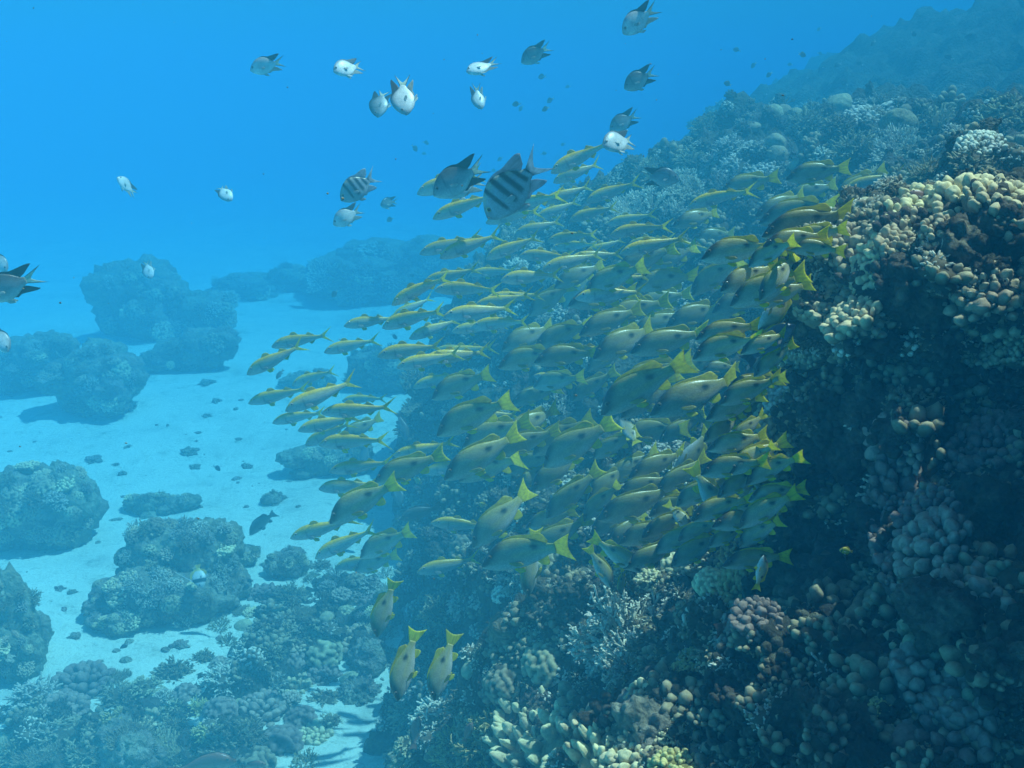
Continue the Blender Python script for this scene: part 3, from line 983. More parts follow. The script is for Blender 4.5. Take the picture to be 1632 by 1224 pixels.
# ---------------------------------------------------------------- coral heads standing on the sand
def bommie(blocks, base_y, lab, lm=None, clumps=10, seed=0, tops=('brown', 'pale')):
    """blocks: (cx, top_y, width) in the picture, all standing on the sand line base_y; one thing: rock with coral clumps as parts"""
    rs = random.Random(seed)
    cxm = sum(b[0] for b in blocks) / len(blocks)
    g = hit(cxm, base_y)[0]
    if abs(g.z - SAND_Z) > 0.3:
        g = G(cxm, base_y)
    g = g - Vector((0, 0, 0.03))
    d = FWD.dot(g)
    ppm = FPX / d
    pieces = []
    V, F = ico(4)
    for k, (x, ty, w) in enumerate(blocks):
        gx = G(x, base_y)
        h = (base_y - ty) / ppm * 1.04
        wd = w / ppm
        v = V * (1 + 0.16 * fbm(V * 1.5 + seed * 3 + k * 9, 3) + 0.12 * billow(V * 3.2 + seed + k, 2) + 0.05 * billow(V * 8 + seed, 2))[:, None]
        v = np.sign(v) * np.abs(v) ** np.array([1, 1, 0.8]) * np.array([wd * 0.43, wd * 0.40, h * 0.5])
        v += np.array([gx.x - g.x, (gx.y - g.y) + wd * 0.30, h * 0.42])
        pieces.append((v, F, np.full_like(v, 0.4)))
        for q in range(4):
            a, e = rs.uniform(0, 6.28), rs.uniform(0.1, 0.95)
            s = rs.uniform(0.22, 0.36)
            u = V * (1 + 0.25 * fbm(V * 1.5 + q * 5 + k * 3 + seed, 3) + 0.12 * billow(V * 4 + q + seed, 2))[:, None] * np.array([wd * s, wd * s, h * s * 0.8])
            u += np.array([gx.x - g.x + math.cos(a) * wd * 0.40, (gx.y - g.y) + wd * 0.30 + math.sin(a) * wd * 0.36, h * (0.1 + 0.66 * e)])
            pieces.append((u, F, np.full_like(u, 0.4)))
    v, f, c = merge(pieces)
    o = link('coral_head', make_mesh('coral_head', v, f, M_HEAD, c))
    o.location = g
    o['category'] = 'coral head'
    tree = BVHTree.FromPolygons((v + np.array(g[:])).tolist(), f.tolist())
    n = 0
    for k in range(clumps * 20):
        if n >= clumps * 3.6:
            break
        b = rs.choice(blocks)
        px = b[0] + rs.uniform(-0.48, 0.48) * b[2]
        py = b[1] + (base_y - b[1]) * rs.uniform(0.0, 0.92)
        loc, nrm, idx, dist = tree.ray_cast(Vector((0, 0, 0)), ray(px, py).normalized())
        if loc is None:
            continue
        kind = rs.choice(['bush', 'bush', 'cushion', 'knob', 'stag', 'table'])
        mat = {'knob': 'tan', 'cushion': 'brown'}.get(kind, rs.choice(tops))
        s = b[2] / ppm * rs.uniform(0.14, 0.32)
        p = link('coral_clump', shape_mesh(kind, rs.randrange(4), mat), o)
        p.matrix_local = Matrix.Translation(loc - g - nrm * s * 0.12) @ orient(nrm, 0.6, rs.uniform(0, 6.28)) @ Matrix.Scale(s, 4)
        n += 1
    ys = min(b[1] for b in blocks)
    THINGS.append(dict(o=o, x=cxm, y=(ys + base_y) / 2, desc='hazy coral head on the sand', lm=lm, label=lab, size=100))
    o['group'] = 'coral heads on the sand'


bommie([(195, 415, 120), (250, 440, 110), (310, 470, 130)], 545, 'tall hazy coral block with a stepped right side on the distant sand', 'the tall stepped coral block', 12, 1)
bommie([(270, 545, 80), (315, 525, 90)], 598, 'low hazy coral head at the foot of the tall stepped coral block', None, 6, 2)
bommie([(135, 555, 130), (165, 570, 90)], 668, 'squat hazy coral head on sand in front of the tall stepped block', 'the squat coral head', 14, 3)
bommie([(25, 545, 130), (75, 530, 80)], 635, 'ragged hazy coral head at the left edge beside the squat one', None, 10, 4)
bommie([(40, 725, 140), (95, 730, 90), (-20, 740, 90)], 868, 'broad coral head running off the left edge beside a dark blue fish', 'the broad left coral head', 18, 5)
bommie([(122, 742, 50)], 830, 'narrow coral knob leaning on the broad left coral head', None, 5, 6)
bommie([(240, 835, 120), (300, 828, 130), (345, 850, 80)], 968, 'large coral head with two bannerfish and a grouper in front', 'the large coral head with bannerfish', 18, 7)
bommie([(215, 915, 130), (290, 925, 120), (180, 950, 70)], 1005, 'low front lobe of the coral head under the two bannerfish', None, 14, 8)
bommie([(385, 862, 50)], 895, 'small coral tuft at the right end of the large coral head', None, 4, 18)
bommie([(15, 890, 90), (0, 920, 120)], 1085, 'dark coral head cut by the left edge beside a small black fish', 'the dark left coral head', 12, 9)
bommie([(50, 1000, 50)], 1062, 'round coral bush at the foot of the dark left coral head', None, 5, 10)
bommie([(232, 768, 60), (275, 772, 50)], 803, 'small low coral tuft alone on the open sand', 'the lone coral tuft', 7, 11)
bommie([(462, 872, 60)], 915, 'round bushy coral head between the sand patch and the goatfish', None, 7, 12)
bommie([(430, 775, 40)], 796, 'tiny coral sprig on the sand left of the school', None, 4, 13)
bommie([(600, 385, 190), (680, 375, 130), (530, 405, 110), (740, 390, 110)], 478, 'broad faint reef block in the haze behind the goatfish', 'the faint reef block', 14, 14)
bommie([(375, 440, 90), (360, 450, 60)], 480, 'faint coral patch in the haze right of the tall stepped block', None, 6, 15)
bommie([(455, 425, 80), (500, 440, 60)], 470, 'faint coral patch in the haze left of the faint reef block', None, 6, 16)
bommie([(500, 700, 80), (540, 690, 70)], 745, 'hazy low coral patch on sand behind the leading goatfish', None, 8, 17)
bommie([(480, 590, 50), (510, 585, 40)], 622, 'small hazy coral tuft behind the leading goatfish', None, 5, 19)
bommie([(590, 545, 90), (640, 540, 80)], 620, 'hazy coral head on sand behind the front of the school', None, 9, 20)
bommie([(675, 790, 70), (720, 780, 80)], 850, 'hazy coral head at the foot of the reef below the school', None, 9, 21)
bommie([(610, 935, 50), (600, 960, 60)], 1000, 'coral head at the head of the sand channel under a diving snapper', None, 8, 22)

# loose rubble on the sand
STONES = [(195, 755), (215, 735), (205, 712), (235, 712), (315, 690), (130, 720), (150, 732), (220, 735), (310, 745), (180, 770), (395, 745), (415, 760), (390, 742), (440, 733),
          (185, 740), (170, 808), (197, 792), (275, 620), (345, 640), (360, 665), (330, 662), (232, 668), (70, 790), (320, 797), (393, 808), (345, 813), (95, 938), (125, 935), (115, 945),
          (85, 1040), (120, 1015), (215, 1010), (285, 1028), (130, 1068), (380, 700), (400, 690), (300, 720), (250, 640), (620, 1110), (597, 1155), (575, 1120), (600, 1170), (330, 610), (390, 660), (290, 830), (440, 850), (420, 900), (105, 880)]
rk = random.Random(8)
for i, (x, y) in enumerate(STONES[::2]):
    g = hit(x, y)
    at = (g[0], Vector((0, 0, 1)), g[2])
    o = coral('lump', 'dead', x, y, rk.uniform(8, 24), 3 + i % 3, lean=0, tall=rk.uniform(0.3, 0.6), sink=0.0, at=at)
    o.name = 'rubble_stone'
    o['group'] = 'rubble stones on the sand'
    o['category'] = 'stone'
    THINGS[-1]['desc'] = 'grey rubble stone on sand'


def rubble():
    rs = np.random.RandomState(4)
    V, F = ico(2)
    pcs = []
    for k in range(170):
        x, y = rs.uniform(-40, 640), 620 + 500 * rs.rand() ** 1.3
        g = G(x, y)
        s = 0.005 + 0.022 * rs.rand() ** 2.5
        sc = np.array([rs.uniform(0.8, 2.2), rs.uniform(0.8, 1.6), rs.uniform(0.4, 0.8)])
        v = V * (1 + 0.3 * pnoise(V * 1.5 + k))[:, None] * s * sc
        a = rs.uniform(0, 6.28)
        R = np.array([[math.cos(a), -math.sin(a), 0], [math.sin(a), math.cos(a), 0], [0, 0, 1]])
        z = sand_z(np.array([g.x]), np.array([g.y]))[0]
        pcs.append((v @ R.T + np.array([g.x, g.y, z]), F, np.full_like(v, 0.3)))
    v, f, c = merge(pcs)
    o = link('rubble', make_mesh('rubble', v, f, M_DEAD, c))
    o['kind'] = 'stuff'


rubble()

# ---------------------------------------------------------------- fish
# A fish lies along X with its snout at x = +0.5, Z up, length 1 from snout to the tips of the tail.
def smoothstep(a, b, x):
    t = np.clip((x - a) / (b - a), 0, 1)
    return t * t * (3 - 2 * t)


def interp(xs, ys, x):
    """monotone smooth interpolation through profile points"""
    xs, ys = np.array(xs, float), np.array(ys, float)
    m = np.gradient(ys, xs)
    i = np.clip(np.searchsorted(xs, x) - 1, 0, len(xs) - 2)
    h = xs[i + 1] - xs[i]
    t = (x - xs[i]) / h
    return (ys[i] * (1 + 2 * t) * (1 - t) ** 2 + m[i] * h * t * (1 - t) ** 2 + ys[i + 1] * t * t * (3 - 2 * t) - m[i + 1] * h * t * t * (1 - t))


def bent(v, bend):
    """sideways swing of the body, growing towards the tail"""
    s = 0.5 - v[:, 0]
    t = np.clip(s - 0.3, 0, 2)
    w = v.copy()
    w[:, 1] += bend * t * t + 0.25 * bend * np.sin((s - 0.3) * 5.0) * 0.1
    w[:, 0] += abs(bend) * t * t * 0.15
    return w


def body_mesh(sp, bend):
    S = np.concatenate([np.linspace(0, 0.12, 9)[:-1] ** 1.0, np.linspace(0.12, sp['end'], 44)])
    top, bot, wid = interp(*sp['top'], S), interp(*sp['bot'], S), interp(*sp['wid'], S)
    m = 26
    th = np.arange(m) * 2 * np.pi / m
    c, s_ = np.cos(th), np.sin(th)
    y = np.sign(c) * np.abs(c) ** 0.9
    zc, hz = (top + bot) / 2, (top - bot) / 2
    V = np.stack([np.broadcast_to((0.5 - S)[:, None], (len(S), m)), wid[:, None] * y[None], zc[:, None] + hz[:, None] * s_[None]], -1).reshape(-1, 3)
    i = np.arange(len(S) - 1)[:, None] * m + np.arange(m)[None]
    j = np.arange(len(S) - 1)[:, None] * m + (np.arange(m)[None] + 1) % m
    quads = np.stack([i, i + m, j + m, j], -1).reshape(-1, 4)
    a = [len(V), len(V) + 1]
    V = np.concatenate([V, [[0.503, 0, zc[0]]], [[0.5 - sp['end'] - 0.004, 0, zc[-1]]]])
    k = np.arange(m)
    tris = np.concatenate([np.stack([np.full(m, a[0]), k, (k + 1) % m], -1), np.stack([np.full(m, a[1]), (len(S) - 1) * m + (k + 1) % m, (len(S) - 1) * m + k], -1)])
    s = 0.5 - V[:, 0]
    tt, bb = interp(*sp['top'], np.clip(s, 0, sp['end'])), interp(*sp['bot'], np.clip(s, 0, sp['end']))
    h = (V[:, 2] - (tt + bb) / 2) / np.maximum((tt - bb) / 2, 1e-4)      # -1 belly .. +1 back
    col = sp['paint'](s, h, V[:, 2])
    # gill cover and mouth lines
    g = np.exp(-((s - sp['gill'] - 0.018 * (1 - h * h)) / 0.006) ** 2) * smoothstep(-0.95, -0.4, h) * (1 - smoothstep(0.25, 0.7, h))
    col = col * (1 - 0.45 * g)[:, None]
    mo = np.exp(-((h + 0.15 + s * 6) / 0.10) ** 2) * (1 - smoothstep(0.03, 0.055, s))
    col = col * (1 - 0.6 * mo)[:, None]
    return bent(V, bend), [quads, tris], col


def sheet(grid, th, normal, col):
    """a thin closed fin; grid (n, m, 3) from base (j = 0) to edge"""
    n, m = grid.shape[:2]
    t = th * np.linspace(1, 0.15, m)[None, :, None]
    off = np.asarray(normal, float) * t
    A, B = (grid + off).reshape(-1, 3), (grid - off).reshape(-1, 3)
    V = np.concatenate([A, B])
    i = (np.arange(n - 1)[:, None] * m + np.arange(m - 1)[None]).reshape(-1)
    q1 = np.stack([i, i + 1, i + m + 1, i + m], -1)
    q2 = np.stack([i, i + m, i + m + 1, i + 1], -1) + n * m
    border = [k for k in range(m)] + [r * m + m - 1 for r in range(1, n)] + [(n - 1) * m + k for k in range(m - 2, -1, -1)] + [r * m for r in range(n - 2, 0, -1)]
    b = np.array(border)
    b2 = np.roll(b, -1)
    q3 = np.stack([b, b + n * m, b2 + n * m, b2], -1)
    c = col.reshape(-1, 3)
    return V, [np.concatenate([q1, q2, q3])], np.concatenate([c, c])


def median_fin(sp, s0, s1, hfun, side, sweep, color, bend, n=22, m=7, edge=None):
    """fin along the back (side +1) or under the belly (side -1)"""
    u = np.linspace(0, 1, n)
    S = s0 + (s1 - s0) * u
    prof = sp['top'] if side > 0 else sp['bot']
    z0 = interp(*prof, np.clip(S, 0, sp['end'])) - side * 0.006
    hh = hfun(u)
    v = np.linspace(0, 1, m)
    X = 0.5 - (S[:, None] + sweep * hh[:, None] * v[None])
    Z = z0[:, None] + side * hh[:, None] * v[None]
    # follow the profile so that swept rays never sink into the body
    grid = np.stack([X, 0 * X, Z], -1)
    col = np.broadcast_to(np.array(color, float), grid.shape).copy()
    if edge is not None:
        w = smoothstep(0.55, 0.95, v)[None, :, None]
        col = col * (1 - w) + np.array(edge) * w
    V, F, C = sheet(grid, 0.004, (0, 1, 0), col)
    return bent(V, bend), F, C


def tail_fin(sp, bend):
    t = sp['tail']
    n, m = 25, 9
    v = np.linspace(-1, 1, n)
    z0 = (interp(*sp['top'], np.array([sp['end']])) + interp(*sp['bot'], np.array([sp['end']])))[0] / 2
    hb = (interp(*sp['top'], np.array([sp['end']])) - interp(*sp['bot'], np.array([sp['end']])))[0] / 2
    ln = t['inner'] + (t['outer'] - t['inner']) * np.abs(v) ** t['pow']
    u = np.linspace(0, 1, m)
    X = 0.5 - sp['end'] + 0.015 - ln[:, None] * u[None]
    spread = hb * 0.95 + (t['spread'] - hb) * u ** t.get('flare', 1.0)
    Z = z0 + v[:, None] * spread[None]
    grid = np.stack([X, 0 * X, Z], -1)
    col = np.broadcast_to(np.array(t['col'], float), grid.shape).copy()
    if 'base' in t:
        w = (1 - smoothstep(0.0, 0.5, u))[None, :, None]
        col = col * (1 - w) + np.array(t['base']) * w
    if 'edge' in t:
        w = smoothstep(0.72, 0.95, np.abs(v))[:, None, None]
        col = col * (1 - w) + np.array(t['edge']) * w
    V, F, C = sheet(grid, 0.006, (0, 1, 0), col)
    return bent(V, bend), F, C


def paired_fin(root, length, width, back, down, out, side, color, bend, n=9, m=7):
    """pectoral or pelvic fin: a leaf from root pointing backwards"""
    root = np.array(root) * np.array([1, side, 1])
    d = np.array([-back, side * out, -down], float)
    d /= np.linalg.norm(d)
    w = np.cross(d, np.array([0, side * 1.0, 0.35]))
    w /= np.linalg.norm(w)
    nrm = np.cross(d, w)
    u = np.linspace(-1, 1, n)
    v = np.linspace(0, 1, m)
    ln = length * (1 - 0.35 * u ** 2 - 0.25 * (u + 1) / 2)
    wd = 0.25 + 0.75 * v ** 0.8
    grid = root + d * (ln[:, None] * v[None])[..., None] + w * (u[:, None] * wd[None] * width * 0.5)[..., None]
    col = np.broadcast_to(np.array(color, float), grid.shape).copy()
    V, F, C = sheet(grid, 0.003, nrm, col)
    return bent(V, bend), F, C


def eye_mesh(pos, r, side, ring, bend):
    V, F = ico(3)
    p = np.array(pos) * np.array([1, side, 1])
    v = V * np.array([1, 0.45, 1]) * r
    rad = np.hypot(V[:, 0], V[:, 2])
    facing = V[:, 1] * side > 0
    w = (1 - smoothstep(0.5, 0.62, rad)) * facing
    col = np.array(ring) * (1 - w)[:, None] + np.array([0.004, 0.004, 0.005]) * w[:, None]
    return bent(v + p, bend), F, col


def mixp(a, b, w):
    w = np.asarray(w)[:, None]
    return np.asarray(a, float) * (1 - w) + np.asarray(b, float) * w


def paint_goat(s, h, z):
    c = mixp((0.60, 0.58, 0.50), (0.74, 0.73, 0.68), 1 - smoothstep(-0.9, -0.1, h))
    c = mixp(c, (0.56, 0.46, 0.16), smoothstep(0.38, 0.6, h))
    c = mixp(c, (0.80, 0.52, 0.02), smoothstep(0.55, 0.85, h))
    st = np.exp(-((h - 0.34 + 0.15 * smoothstep(0.5, 0.8, s)) / 0.10) ** 2) * smoothstep(0.10, 0.18, s)
    c = mixp(c, (0.78, 0.58, 0.04), 0.85 * st)
    c = mixp(c, (0.80, 0.62, 0.08), smoothstep(0.68, 0.84, s) * 0.8)
    return mixp(c, (0.56, 0.44, 0.36), (1 - smoothstep(0.0, 0.14, s)) * 0.4)


def paint_snap(s, h, z):
    c = mixp((0.42, 0.40, 0.25), (0.64, 0.63, 0.52), 1 - smoothstep(-0.85, 0.05, h))
    c = mixp(c, (0.38, 0.34, 0.11), smoothstep(0.25, 0.9, h))
    for k in (-0.55, -0.3, -0.05):
        st = np.exp(-((h - k) / 0.05) ** 2) * smoothstep(0.27, 0.36, s)
        c = mixp(c, (0.78, 0.60, 0.05), 0.65 * st)
    hd = (1 - smoothstep(0.10, 0.32, s + 0.16 * (0.55 - h))) * smoothstep(-0.45, 0.1, h + 0.4 * (0.25 - s))
    c = mixp(c, (0.022, 0.022, 0.02), 0.95 * hd)
    sp = np.exp(-(((s - 0.575) / 0.046) ** 2 + ((h - 0.42) / 0.25) ** 2) ** 2)
    c = mixp(c, (0.006, 0.006, 0.006), sp)
    c = mixp(c, (0.50, 0.42, 0.04), smoothstep(0.66, 0.84, s) * 0.75)
    c = mixp(c, (0.52, 0.42, 0.05), smoothstep(0.93, 1.0, h) * smoothstep(0.25, 0.4, s) * 0.7)
    return c


def paint_damsel(s, h, z):
    c = mixp((0.80, 0.80, 0.76), (0.92, 0.92, 0.88), 1 - smoothstep(-0.8, 0.2, h))
    c = mixp(c, (0.26, 0.26, 0.27), smoothstep(0.5, 1.0, h) * 0.8)
    c = mixp(c, (0.85, 0.84, 0.75), smoothstep(0.62, 0.76, s) * 0.8)
    c = mixp(c, (0.24, 0.24, 0.25), (1 - smoothstep(0.02, 0.16, s)) * 0.5)
    return c


def paint_dark_damsel(s, h, z):
    c = mixp((0.32, 0.33, 0.33), (0.68, 0.68, 0.64), 1 - smoothstep(-0.9, 0.0, h))
    c = mixp(c, (0.05, 0.055, 0.06), smoothstep(0.1, 0.95, h) * 0.9)
    c = mixp(c, (0.45, 0.43, 0.36), smoothstep(0.6, 0.76, s) * 0.6)
    bar = np.exp(-((s - 0.24) / 0.012) ** 2) * smoothstep(-0.3, 0.2, h)
    return mixp(c, (0.03, 0.03, 0.03), 0.7 * bar)


def paint_serg(s, h, z):
    c = mixp((0.40, 0.44, 0.48), (0.52, 0.56, 0.60), 1 - smoothstep(-0.8, 0.3, h))
    c = mixp(c, (0.50, 0.45, 0.20), smoothstep(0.5, 0.95, h) * 0.5)
    c = mixp(c, (0.12, 0.14, 0.17), (1 - smoothstep(0.0, 0.14, s)) * 0.75)
    for k, w in ((0.22, 0.026), (0.36, 0.035), (0.49, 0.036), (0.615, 0.032), (0.72, 0.024)):
        x = s - k - 0.03 * (1 - h)
        b = 1 - smoothstep(w * 0.55, w * 1.35, np.abs(x))
        c = mixp(c, (0.012, 0.015, 0.022), 0.96 * b * smoothstep(-0.75, -0.35, h))
    return c


def flat_paint(back, belly, tail=None):
    def f(s, h, z):
        c = mixp(back, belly, 1 - smoothstep(-0.7, 0.4, h))
        return mixp(c, tail, smoothstep(0.55, 0.8, s)) if tail else c
    return f


YEL, YEL2 = (0.95, 0.82, 0.01), (0.85, 0.68, 0.03)
SPECIES = {
    'goat': dict(end=0.815, gill=0.235, paint=paint_goat,
                 top=([0, .03, .08, .15, .25, .38, .52, .66, .76, .815], [-.012, .018, .055, .088, .108, .104, .080, .050, .030, .028]),
                 bot=([0, .03, .08, .15, .25, .38, .52, .66, .76, .815], [-.030, -.050, -.068, -.084, -.096, -.094, -.074, -.046, -.028, -.026]),
                 wid=([0, .05, .15, .30, .50, .70, .815], [.010, .032, .055, .062, .046, .022, .010]),
                 tail=dict(inner=.055, outer=.195, pow=1.1, spread=.135, flare=1.0, col=YEL, base=(.85, .68, .06)),
                 dorsal=[(0.30, 0.44, lambda u: 0.055 * np.sin(np.pi * np.clip(u * 0.75 + 0.25, 0, 1)) ** 0.8 * (1 - u * 0.4), 0.9, YEL2), (0.55, 0.68, lambda u: 0.050 * (1 - u * 0.75) * smoothstep(0, 0.12, u), 0.9, YEL2)],
                 anal=(0.58, 0.68, lambda u: 0.050 * (1 - u * 0.75) * smoothstep(0, 0.12, u), 0.9, YEL2),
                 pec=((0.25, 0.058, -0.030), .12, .055, 1.0, 0.35, 0.45, (.62, .60, .52)), pel=((0.20, 0.028, -0.088), .11, .06, 1.0, 0.55, 0.35, YEL),
                 eye=((0.395, 0.040, 0.038), 0.019, (.55, .50, .42)), barbel=True),
    'snap': dict(end=0.80, gill=0.285, paint=paint_snap,
                 top=([0, .04, .10, .18, .28, .40, .52, .64, .74, .80], [-.030, .015, .072, .125, .158, .160, .138, .094, .056, .048]),
                 bot=([0, .04, .10, .18, .28, .40, .52, .64, .74, .80], [-.052, -.078, -.102, -.126, -.142, -.142, -.124, -.086, -.052, -.046]),
                 wid=([0, .05, .15, .30, .50, .70, .80], [.012, .038, .062, .072, .058, .028, .012]),
                 tail=dict(inner=.155, outer=.205, pow=1.6, spread=.140, flare=0.9, col=(.97, .86, .01), base=(.82, .70, .02)),
                 dorsal=[(0.26, 0.72, lambda u: 0.018 + 0.045 * np.exp(-((u - 0.80) / 0.16) ** 2) + 0.012 * np.sin(np.pi * u), 0.75, (.82, .68, .05))],
                 anal=(0.57, 0.69, lambda u: 0.075 * np.sin(np.pi * (0.15 + 0.8 * u)) ** 0.9, 0.75, YEL),
                 pec=((0.215, 0.070, -0.055), .17, .05, 1.0, 0.25, 0.30, (.60, .50, .10)), pel=((0.18, 0.03, -0.135), .13, .055, 1.0, 0.40, 0.18, YEL),
                 eye=((0.395, 0.052, 0.045), 0.023, (.16, .14, .09))),
    'damsel': dict(end=0.72, gill=0.25, paint=paint_damsel,
                   top=([0, .04, .10, .20, .32, .45, .56, .66, .72], [-.030, .045, .120, .200, .238, .222, .160, .080, .055]),
                   bot=([0, .04, .10, .20, .32, .45, .56, .66, .72], [-.060, -.105, -.150, -.200, -.228, -.212, -.155, -.080, -.055]),
                   wid=([0, .05, .15, .30, .50, .65, .72], [.012, .045, .078, .088, .060, .025, .012]),
                   tail=dict(inner=.09, outer=.295, pow=1.3, spread=.16, flare=1.0, col=(.80, .80, .62), edge=(.03, .03, .035)),
                   dorsal=[(0.20, 0.66, lambda u: 0.022 + 0.095 * smoothstep(0.60, 0.90, u) * (1 - 0.9 * smoothstep(0.90, 1.0, u)), 2.3, (.10, .10, .11))],
                   anal=(0.46, 0.66, lambda u: 0.02 + 0.085 * smoothstep(0.3, 0.82, u) * (1 - 0.9 * smoothstep(0.84, 1.0, u)), 2.2, (.55, .54, .45)),
                   pec=((0.21, 0.088, -0.03), .15, .07, 1.0, 0.35, 0.22, (.75, .75, .68)), pel=((0.17, 0.03, -0.21), .17, .06, 1.0, 0.5, 0.15, (.8, .8, .7)),
                   eye=((0.405, 0.060, 0.030), 0.032, (.30, .30, .30))),
    'serg': dict(end=0.74, gill=0.25, paint=paint_serg,
                 top=([0, .04, .10, .20, .32, .45, .58, .68, .74], [-.030, .045, .120, .200, .240, .232, .165, .080, .058]),
                 bot=([0, .04, .10, .20, .32, .45, .58, .68, .74], [-.060, -.105, -.150, -.195, -.222, -.212, -.155, -.080, -.056]),
                 wid=([0, .05, .15, .30, .50, .65, .74], [.012, .048, .080, .092, .066, .028, .012]),
                 tail=dict(inner=.09, outer=.275, pow=1.3, spread=.19, flare=1.0, col=(.66, .68, .70), base=(.22, .24, .27)),
                 dorsal=[(0.20, 0.68, lambda u: 0.025 + 0.085 * smoothstep(0.55, 0.88, u) * (1 - 0.8 * smoothstep(0.9, 1.0, u)), 1.6, (.42, .45, .50))],
                 anal=(0.48, 0.68, lambda u: 0.025 + 0.085 * smoothstep(0.3, 0.8, u) * (1 - 0.8 * smoothstep(0.85, 1.0, u)), 1.5, (.42, .45, .50)),
                 pec=((0.20, 0.090, -0.02), .16, .08, 1.0, 0.35, 0.25, (.60, .62, .60)), pel=((0.17, 0.03, -0.205), .18, .06, 1.0, 0.45, 0.15, (.5, .52, .52)),
                 eye=((0.405, 0.062, 0.030), 0.032, (.62, .50, .25))),
}
SPECIES['dark'] = dict(SPECIES['damsel'], paint=paint_dark_damsel)
SPECIES['dark']['dorsal'] = [(0.20, 0.66, SPECIES['damsel']['dorsal'][0][2], 2.3, (.035, .035, .04))]
SPECIES['dark']['anal'] = SPECIES['damsel']['anal'][:4] + ((.05, .05, .055),)
SPECIES['chromis'] = dict(SPECIES['damsel'], paint=flat_paint((.05, .05, .055), (.12, .12, .12), (.85, .85, .8)))
SPECIES['chromis']['tail'] = dict(SPECIES['damsel']['tail'], col=(.8, .8, .75), edge=(.6, .6, .6))
SPECIES['chromis']['dorsal'] = [(0.20, 0.66, lambda u: 0.05 * np.sin(np.pi * np.clip(u, 0.02, 1)) ** 0.6, 0.8, (.05, .05, .05))]
SPECIES['chromis']['anal'] = (0.46, 0.66, lambda u: 0.05 * np.sin(np.pi * np.clip(u, 0.02, 1)) ** 0.6, 0.8, (.05, .05, .05))
SPECIES['grey'] = dict(SPECIES['snap'], paint=flat_paint((.16, .15, .12), (.30, .28, .24)))
SPECIES['grey']['tail'] = dict(SPECIES['snap']['tail'], col=(.30, .30, .26), base=(.2, .2, .17))
for k in ('dorsal', 'anal', 'pec', 'pel'):
    f = SPECIES['snap'][k]
    SPECIES['grey'][k] = [(*f[0][:4], (.22, .21, .17))] if k == 'dorsal' else (*f[:-1], (.25, .24, .2))
SPECIES['soldier'] = dict(SPECIES['grey'], paint=flat_paint((.34, .15, .09), (.48, .30, .22)))
SPECIES['soldier']['tail'] = dict(SPECIES['snap']['tail'], col=(.42, .22, .14), base=(.36, .18, .11))
SPECIES['wrasse'] = dict(SPECIES['grey'], paint=lambda s, h, z: mixp(mixp((.12, .13, .16), (.24, .22, .26), 1 - smoothstep(-0.8, 0.1, h)), (.75, .58, .05), smoothstep(0.9, 0.99, h)))
SPECIES['wrasse']['dorsal'] = [(0.22, 0.74, lambda u: 0.025 + 0 * u, 0.5, (.75, .58, .03))]
SPECIES['wrasse']['tail'] = dict(SPECIES['snap']['tail'], col=(.22, .24, .26), base=(.15, .16, .18))
SPECIES['butter'] = dict(SPECIES['damsel'], paint=lambda s, h, z: mixp(mixp((.75, .55, .03), (.02, .02, .02), np.exp(-((s - .13) / .035) ** 2)), (.8, .75, .5), smoothstep(.6, .72, s)))
SPECIES['butter']['tail'] = dict(inner=.16, outer=.17, pow=1.5, spread=.11, flare=1.0, col=(.75, .6, .1))
SPECIES['butter']['dorsal'] = [(0.20, 0.68, lambda u: 0.03 + 0.06 * np.sin(np.pi * u), 0.6, (.75, .55, .03))]
SPECIES['butter']['anal'] = (0.42, 0.68, lambda u: 0.03 + 0.05 * np.sin(np.pi * u), 0.6, (.75, .55, .03))
SPECIES['banner'] = dict(SPECIES['butter'], paint=lambda s, h, z: mixp(mixp((.8, .8, .7), (.02, .02, .03), smoothstep(.16, .2, s) * (1 - smoothstep(.3, .34, s))), (.75, .6, .1), smoothstep(.58, .66, s)))
SPECIES['banner']['dorsal'] = [(0.22, 0.30, lambda u: 0.62 * np.sin(np.pi * (0.08 + 0.9 * u)) ** 3, 0.9, (.85, .85, .8)), (0.32, 0.68, lambda u: 0.04 + 0.05 * np.sin(np.pi * u), 0.6, (.75, .6, .1))]

_fish_cache = {}


def fish_parts(kind, bend):
    key = (kind, bend)
    if key in _fish_cache:
        return _fish_cache[key]
    sp = SPECIES[kind]
    mk = lambda nm, d, mat: make_mesh(kind + '_' + nm, d[0], d[1], mat, d[2])
    parts = [('tail_fin', mk('tail', tail_fin(sp, bend), M_FIN))]
    for f in sp['dorsal']:
        parts.append(('dorsal_fin', mk('dorsal', median_fin(sp, f[0], f[1], f[2], 1, f[3], f[4], bend), M_FIN)))
    f = sp['anal']
    parts.append(('anal_fin', mk('anal', median_fin(sp, f[0], f[1], f[2], -1, f[3], f[4], bend, 14), M_FIN)))
    for side in (1, -1):
        p = sp['pec']
        parts.append(('pectoral_fin', mk('pectoral', paired_fin(p[0], p[1], p[2], p[3], p[4], p[5], side, p[6], bend), M_FIN)))
        p = sp['pel']
        parts.append(('pelvic_fin', mk('pelvic', paired_fin(p[0], p[1], p[2], p[3], p[4], p[5], side, p[6], bend), M_FIN)))
        e = sp['eye']
        parts.append(('eye', mk('eye', eye_mesh(e[0], e[1], side, e[2], bend), M_EYE)))
    b = body_mesh(sp, bend)
    _fish_cache[key] = (make_mesh(kind + '_body', b[0], b[1], M_SKIN, b[2]), parts)
    return _fish_cache[key]


